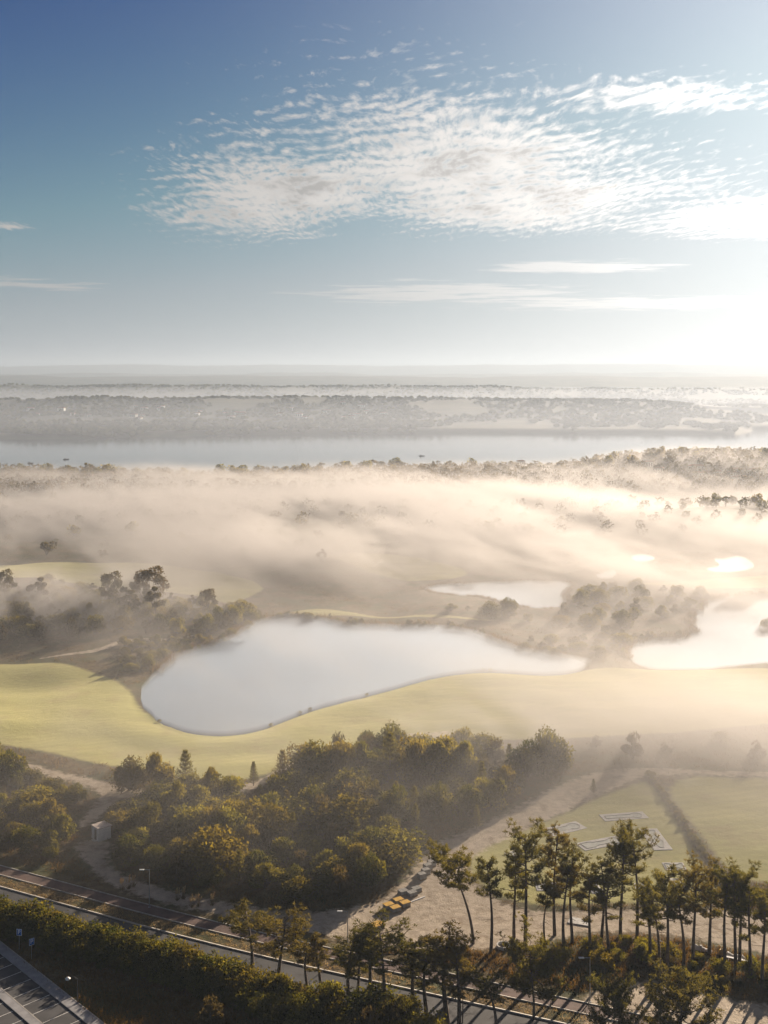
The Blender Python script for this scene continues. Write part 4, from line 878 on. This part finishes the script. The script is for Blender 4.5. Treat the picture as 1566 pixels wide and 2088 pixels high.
for x_ in (-1.8, 1.8): boxes('leg', [(x_ - .04, -.18, 0, x_ + .04, -.10, .618), (x_ - .04, .10, 0, x_ + .04, .18, .618)], PALE, e)
o = boxes('pole', [(-.9, -.04, .03, .9, .04, .11)], PALE); o.location = at(1357, 1923); o.rotation_euler = (0, 0, R(-35)); tag(o, 'short white pole lying on the ground among the grove pines', 'pole')
# hedge row between the lawns
hr = resample(smooth(gpoly([(1322,1578),(1345,1612),(1385,1668),(1420,1720),(1455,1768),(1480,1808)]), 2, closed=False), 1.9)
for i, (x, y) in enumerate(hr):
    plant('hedge_shrub', BUSH[i % 4], (x, y, hz(x, y) - .1), 'low brownish shrub in the straight hedge row between two lawns', 'shrub', 'shrubs of the hedge row between lawns', H=random.uniform(.7, 1.2), wide=1.5)

# houses
def house_mesh(seed, w_, d_, h, roof):
    v = [(-w_,-d_,-1.5),(w_,-d_,-1.5),(w_,d_,-1.5),(-w_,d_,-1.5),(-w_,-d_,h),(w_,-d_,h),(w_,d_,h),(-w_,d_,h)]; f = [(0,1,5,4),(1,2,6,5),(2,3,7,6),(3,0,4,7)]; mi = [0] * 4
    o_ = .4; b = len(v); v += [(-w_-o_,-d_-o_,h),(w_+o_,-d_-o_,h),(w_+o_,d_+o_,h),(-w_-o_,d_+o_,h),(-w_*.8,0,h+roof),(w_*.8,0,h+roof)]; f += [(b,b+1,b+5,b+4),(b+2,b+3,b+4,b+5),(b+1,b+2,b+5),(b+3,b,b+4),(b+3,b+2,b+1,b)]; mi += [1] * 5
    for x_ in (-.6, 0, .6):
        b = len(v); v += [(x_*w_-.5,-d_-.03,.9),(x_*w_+.5,-d_-.03,.9),(x_*w_+.5,-d_-.03,h-.5),(x_*w_-.5,-d_-.03,h-.5)]; f.append((b,b+1,b+2,b+3)); mi.append(2)
    me = bpy.data.meshes.new('house'); me.from_pydata(v, [], f)
    for m in (WHITE, TILE, GLASSD): me.materials.append(m)
    me.polygons.foreach_set('material_index', mi); return me
HM = [house_mesh(1, 5, 4, 3.2, 1.9), house_mesh(2, 7, 4.5, 5.8, 2.0), house_mesh(3, 4, 3.5, 5.6, 1.6)]
def house(px, py, label, group, s=1.0):
    p = at(px, py); o = link('house', random.choice(HM)); o.location = (p.x, p.y, max(p.z, LAGZ + 1)); o.scale = (s, s, s); o.rotation_euler = (0, 0, random.uniform(-.6, .6)); tag(o, label, 'house', group)
for q in ((75,986),(120,993),(182,983),(204,981),(215,984),(228,982),(262,986),(283,980)): house(*q, 'white house among the trees of the lagoon shore belt', 'white houses in the shore belt', .8)
for q in ((1062,950),(1180,953),(1322,953),(1345,966),(1420,962),(1447,970),(1462,973),(1475,976),(1492,975),(1503,985),(1512,979),(1540,970),(1500,968),(1430,976)): house(*q, 'pale house on the misty wooded hill above the lagoon', 'pale houses on the lagoon hill', .75)
g = np.random.default_rng(9)
for k in range(40):
    x_ = g.choice([120, 330, 470, 640, 690]) + g.normal() * 60; y_ = 838 + g.uniform(-6, 18); house(x_, y_, 'tiny pale house of the village on the opposite shore', 'houses of the far village', .8)
# boats
def boat(px, py, label):
    p = gp(px, py, LAGZ); e = empty('boat', (p[0], p[1], LAGZ), .15); tag(e, label, 'boat')
    L, W = 2.8, .8; st = [(-L, .7), (-L*.5, 1.0), (0, 1.0), (L*.5, .8), (L*.9, .3), (L, .02)]; v = []
    for x_, k in st: v += [(x_, -W*k, .75), (x_, -W*.6*k, -.2), (x_, W*.6*k, -.2), (x_, W*k, .75)]
    f = [(4*i+j, 4*i+4+j, 4*i+5+j, 4*i+1+j) for i in range(5) for j in range(3)] + [(0, 1, 2, 3)] + [(4*i+3, 4*i+7, 4*i+4, 4*i) for i in range(5)]
    me = bpy.data.meshes.new('hull'); me.from_pydata(v, [], f); me.materials.append(DARKW); link('hull', me, e)
    boxes('cabin', [(-1.6, -.45, .76, -.5, .45, 1.6)], DARKW, e)
boat(135, 937, 'small dark boat on the open lagoon off the sandbar'); boat(62, 945, 'tiny dark boat near the wooded shore of the lagoon'); boat(860, 930, 'dark boat alone in the bright part of the lagoon')

# ------------------------------------------------------------------ ground cover (uncountable)
X, Y = rough_points(24000, 1600, 2200, 201); k = road_free(X, Y)
tufts_at(X[k], Y[k], .55, .10, 12, SCRUB_L, 'undergrowth', 'brown-green undergrowth on the rough ground', 'undergrowth', 202, .5)
X, Y = rough_points(9000, 1100, 1600, 203)
tufts_at(X, Y, .8, .16, 9, SCRUB_L, 'rough_grass', 'tawny rough grass round the ponds', 'grass', 204, .8)
P1 = resample(ROADK, .16); g = np.random.default_rng(8); q = off_line(P1, 0) ; dd = g.uniform(.4, 3.3, len(q)); tn = np.gradient(P1, axis=0); tn /= np.linalg.norm(tn, axis=1)[:, None]; q = P1 + np.stack([-tn[:, 1], tn[:, 0]], 1) * dd[:, None]
tufts_at(q[:, 0], q[:, 1], .28, .06, 12, DRY_L, 'verge_grass', 'dry pale grass on the strip between road and cycle lane', 'grass', 205, .25)
# plumes of pampas grass by the lane
def pampas(px, py, label, grp='pampas grass clumps along the cycle lane'):
    g = np.random.default_rng(int(px)); p = at(px, py); n = 60; d = g.normal(size=(n, 3)) * [.6, .6, .2] + [0, 0, 1]
    v, f = blades(np.tile([0, 0, 0.0], (n, 1)) + g.normal(size=(n, 3)) * [.12, .12, 0], d, g.uniform(.8, 1.4, n), .05, g)
    e = empty('pampas_grass', p); tag(e, label, 'grass', grp); link('leaves', mesh_np('leaf_clump', v, [f], [SCRUB_L], attrs={'tint': g.random(len(v))}), e).name = 'leaf_clump'
    for i in range(6):
        a = g.uniform(0, 6.28); l_ = g.uniform(.1, .5); t0 = np.array([math.cos(a) * l_, math.sin(a) * l_, g.uniform(1.3, 1.9)]); n = 40
        c = np.array([0, 0, .3]) + (t0 - [0, 0, .3]) * g.uniform(.6, 1.1, n)[:, None]
        v, f = blades(c, g.normal(size=(n, 3)) * .6 + [0, 0, 1], .22, .07, g); link('plume', mesh_np('plume', v, [f], [DRY_L], attrs={'tint': .5 + .5 * g.random(len(v))}), e)
for q in ((250, 1815), (262, 1812), (272, 1808), (362, 1836), (374, 1833), (392, 1850), (404, 1848), (432, 1846)): pampas(*q, 'pale plumed pampas grass clump on the verge of the cycle lane')
# reeds round the ponds
def reeds(key, seed, gap, hgt, part=None):
    pts = resample(np.vstack([PONDS[key], PONDS[key][:1]]), gap); g = np.random.default_rng(seed)
    if part is not None: pts = pts[part(pts)]
    c = np.repeat(pts, 4, 0) + g.normal(size=(len(pts) * 4, 2)) * [1.0, 1.1]; d = sdist(c[:, 0], c[:, 1], PONDS[key], 30); c = c[(d > -.5)]
    c = c[fbm(c[:, 0] / 5, c[:, 1] / 5, 2) > .40]
    tufts_at(c[:, 0], c[:, 1], hgt, .14, 9, SCRUB_L, 'reed_bed', 'tawny reeds fringing the water of a pond', 'reeds', seed, .35)
mid = PONDS['main'].mean(0)
reeds('main', 301, .45, 2.3, lambda p: (p[:, 1] > gp(0, 1372, PONDZ)[1] + 0) & ((p[:, 1] > gp(0, 1342, PONDZ)[1]) | (p[:, 0] < gp(420, 1400, PONDZ)[0])))
reeds('wooded', 302, .6, 2.4, lambda p: p[:, 1] > gp(0, 1345, PONDZ)[1]); reeds('fairway', 303, .6, 1.3)
for px, py in ((552, 1482), (612, 1456), (632, 1449), (748, 1420), (985, 1368), (1000, 1369), (325, 1474)):
    p = at(px, py); solo('reed_clump', FAR[0], (p.x, p.y, p.z - .2), 'small dark reed clump at the lawn shore of the main pond', 'reeds', 'reed clumps on the lawn shore', s=1.1 / 9, wide=1.2)
# ------------------------------------------------------------------ air: even haze and drifting fog banks
def boxmesh(name, a, b):
    (x0, y0, z0), (x1, y1, z1) = a, b
    me = bpy.data.meshes.new(name)
    me.from_pydata([(x0,y0,z0),(x1,y0,z0),(x1,y1,z0),(x0,y1,z0),(x0,y0,z1),(x1,y0,z1),(x1,y1,z1),(x0,y1,z1)], [],
                   [(0,3,2,1),(4,5,6,7),(0,1,5,4),(1,2,6,5),(2,3,7,6),(3,0,4,7)])
    return me
HAZE_DENSITY, HAZE_G = 0.00016, 0.38
hm, t, out = newmat('haze_air')
pv = t.node('ShaderNodeVolumePrincipled'); pv.inputs['Color'].default_value = (0.30, 0.36, 0.44, 1); pv.inputs['Density'].default_value = HAZE_DENSITY
pv.inputs['Anisotropy'].default_value = HAZE_G; t.l.new(pv.outputs[0], out.inputs['Volume'])
me = boxmesh('haze', (-5600, -420, -9), (5600, 13000, 190)); me.materials.append(hm)
tag(link('haze', me), kind='stuff')
FOG_G, FOG_DENSITY, FOG_SEED = 0.52, 0.036, 0.0
PATCHES = [(-60, 700, 190, 120, 1.0), (-170, 620, 110, 100, 1.0), (-112, 395, 38, 42, 1.5), (-50, 492, 68, 50, .9), (110, 640, 150, 120, .8), (120, 800, 230, 60, .5), (-200, 820, 150, 50, .7),
           (118, 430, 80, 75, .65), (90, 266, 75, 26, .7), (10, 230, 60, 30, .34), (-50, 228, 50, 28, .12), (-60, 300, 110, 55, .34), (30, 520, 120, 80, .5), (95, 228, 45, 24, .22), (78, 246, 30, 14, .5), (26, 240, 30, 17, .42), (260, 880, 140, 75, .42)]
m, t, out = newmat('fog_air'); pv = t.node('ShaderNodeVolumePrincipled'); pv.inputs['Color'].default_value = (0.46, 0.45, 0.452, 1)
pv.inputs['Anisotropy'].default_value = FOG_G; pv.inputs['Density'].default_value = FOG_DENSITY; t.l.new(pv.outputs[0], out.inputs['Volume']); m.cycles.volume_step_rate = 3.0
FMIN, FMAX = (-340, 165, -6), (340, 965, 36)
ng = bpy.data.node_groups.new('fog_field', 'GeometryNodeTree')
ng.interface.new_socket('Geometry', in_out='INPUT', socket_type='NodeSocketGeometry'); ng.interface.new_socket('Geometry', in_out='OUTPUT', socket_type='NodeSocketGeometry')
t = NT(ng); go = t.node('NodeGroupOutput'); pos = t.node('GeometryNodeInputPosition').outputs[0]; X_, Y_, Z_ = t.sep(pos)
hill_ = t.math('DIVIDE', t.math('SUBTRACT', Y_, 905.0), 95.0)      # the fog lies on the lagoon hill as well
Z_ = t.math('SUBTRACT', Z_, t.math('MULTIPLY', t.ramp(X_, 120.0, 240.0, 0.0, 13.0), t.math('EXPONENT', t.math('MULTIPLY', t.math('MULTIPLY', hill_, hill_), -1.0))))
def bank_(cx, cy, rx, ry, k):
    """one patch of the fog: where on the land it lies (m), its half-lengths and its strength"""
    a = t.math('DIVIDE', t.math('SUBTRACT', X_, cx), rx); b_ = t.math('DIVIDE', t.math('SUBTRACT', Y_, cy), ry)
    return t.math('MULTIPLY', t.math('EXPONENT', t.math('MULTIPLY', t.math('ADD', t.math('MULTIPLY', a, a), t.math('MULTIPLY', b_, b_)), -1.0)), k)
tot = None
for q in PATCHES: tot = bank_(*q) if tot is None else t.math('ADD', tot, bank_(*q))
sh = t.comb(t.math('ADD', X_, t.math('MULTIPLY', Z_, 1.6)), t.math('ADD', t.math('SUBTRACT', Y_, Z_), FOG_SEED), Z_)      # the drift leans the wisps over
vr = t.node('ShaderNodeVectorRotate'); vr.rotation_type = 'Z_AXIS'; t.put(vr.inputs['Vector'], sh); vr.inputs['Angle'].default_value = R(-22)
n1 = t.noise(t.vmath('MULTIPLY', vr.outputs[0], (0.0125, 0.0065, 0.02)), 1.0, 2, 0.5)
n2 = t.noise(t.vmath('MULTIPLY', vr.outputs[0], (0.055, 0.021, 0.085)), 1.0, 5, 0.66, 0.8)
n = t.math('ADD', t.math('MULTIPLY', n1, .52), t.math('MULTIPLY', n2, .48))
top = t.ramp(t.math('ADD', Z_, t.math('MULTIPLY', t.math('SUBTRACT', n2, .5), 12.0)), 18.0, 2.0)
dn = t.math('MULTIPLY', t.math('MULTIPLY', tot, top), t.ramp(t.math('ADD', n, t.math('MULTIPLY', tot, .06)), 0.475, 0.575, 0.015, 1.0))
dn = t.math('ADD', dn, t.math('MULTIPLY', t.math('MULTIPLY', t.ramp(Z_, 14.0, 3.0), t.ramp(Y_, 168.0, 215.0, 0.35, 1.0)), t.math('MULTIPLY', t.ramp(X_, -90.0, 70.0, .11, .36), t.math('ADD', n, .45))))      # thin veil everywhere
for q in ((-118, 392, 34, 34, .42), (-60, 560, 90, 60, .15), (40, 245, 45, 18, .16)):
    dn = t.math('ADD', dn, t.math('MULTIPLY', t.math('MULTIPLY', bank_(*q), top), t.ramp(n2, .38, .6, .25, 1.0)))
fx = t.math('MULTIPLY', t.ramp(t.math('ABSOLUTE', X_), 338.0, 270.0), t.math('MULTIPLY', t.ramp(Y_, 168.0, 190.0), t.ramp(Y_, 962.0, 915.0)))
vc = t.node('GeometryNodeVolumeCube'); t.put(vc.inputs['Density'], t.math('MULTIPLY', dn, fx)); vc.inputs['Min'].default_value = FMIN; vc.inputs['Max'].default_value = FMAX
for k_, r_ in (('X', 300), ('Y', 330), ('Z', 28)): vc.inputs['Resolution ' + k_].default_value = r_
sm = t.node('GeometryNodeSetMaterial'); sm.inputs['Material'].default_value = m; t.l.new(vc.outputs[0], sm.inputs[0]); t.l.new(sm.outputs[0], go.inputs[0])
me = boxmesh('fog', FMIN, FMAX); me.materials.append(m); fo = tag(link('fog', me), kind='stuff')
fo.modifiers.new('fog_field', 'NODES').node_group = ng
# thin steam standing on the warm pond water
mm, t, out = newmat('pond_mist'); pv = t.node('ShaderNodeVolumePrincipled'); pv.inputs['Color'].default_value = (0.66, 0.77, 0.92, 1)
pv.inputs['Anisotropy'].default_value = 0.7; pv.inputs['Density'].default_value = 0.10; t.l.new(pv.outputs[0], out.inputs['Volume'])
for k_, pts in PONDS.items():
    if ((pts[:, 0] * np.roll(pts[:, 1], -1)) - (pts[:, 1] * np.roll(pts[:, 0], -1))).sum() < 0: pts = pts[::-1]
    n_ = len(pts); hgt = 1.5 if k_ == 'main' else .8
    v_ = [(a, b_, PONDZ + .02) for a, b_ in pts] + [(a, b_, PONDZ + hgt) for a, b_ in pts]
    f_ = [tuple(range(n_))[::-1], tuple(range(n_, 2 * n_))] + [(i, (i + 1) % n_, n_ + (i + 1) % n_, n_ + i) for i in range(n_)]
    me = bpy.data.meshes.new('mist'); me.from_pydata(v_, [], f_); me.materials.append(mm); tag(link('mist', me), kind='stuff')
# low mist lying over the lagoon and the valleys behind it
lm, t, out = newmat('valley_mist'); pv = t.node('ShaderNodeVolumePrincipled'); pv.inputs['Color'].default_value = (0.42, 0.46, 0.53, 1)
pv.inputs['Anisotropy'].default_value = HAZE_G; pv.inputs['Density'].default_value = 0.0007; t.l.new(pv.outputs[0], out.inputs['Volume'])
def mist_slab(pts, z0, z1):
    n_ = len(pts); v_ = [(a, b_, z0) for a, b_ in pts] + [(a, b_, z1) for a, b_ in pts]
    me = bpy.data.meshes.new('mist'); me.from_pydata(v_, [], [tuple(range(n_))[::-1], tuple(range(n_, 2 * n_))] + [(i, (i + 1) % n_, n_ + (i + 1) % n_, n_ + i) for i in range(n_)])
    me.materials.append(lm); return tag(link('mist', me), kind='stuff')
mist_slab([(-2600, 1000), (2600, 1000), (2900, 3000), (1500, 3300), (-1500, 3300), (-2900, 3000)], -8, 38)
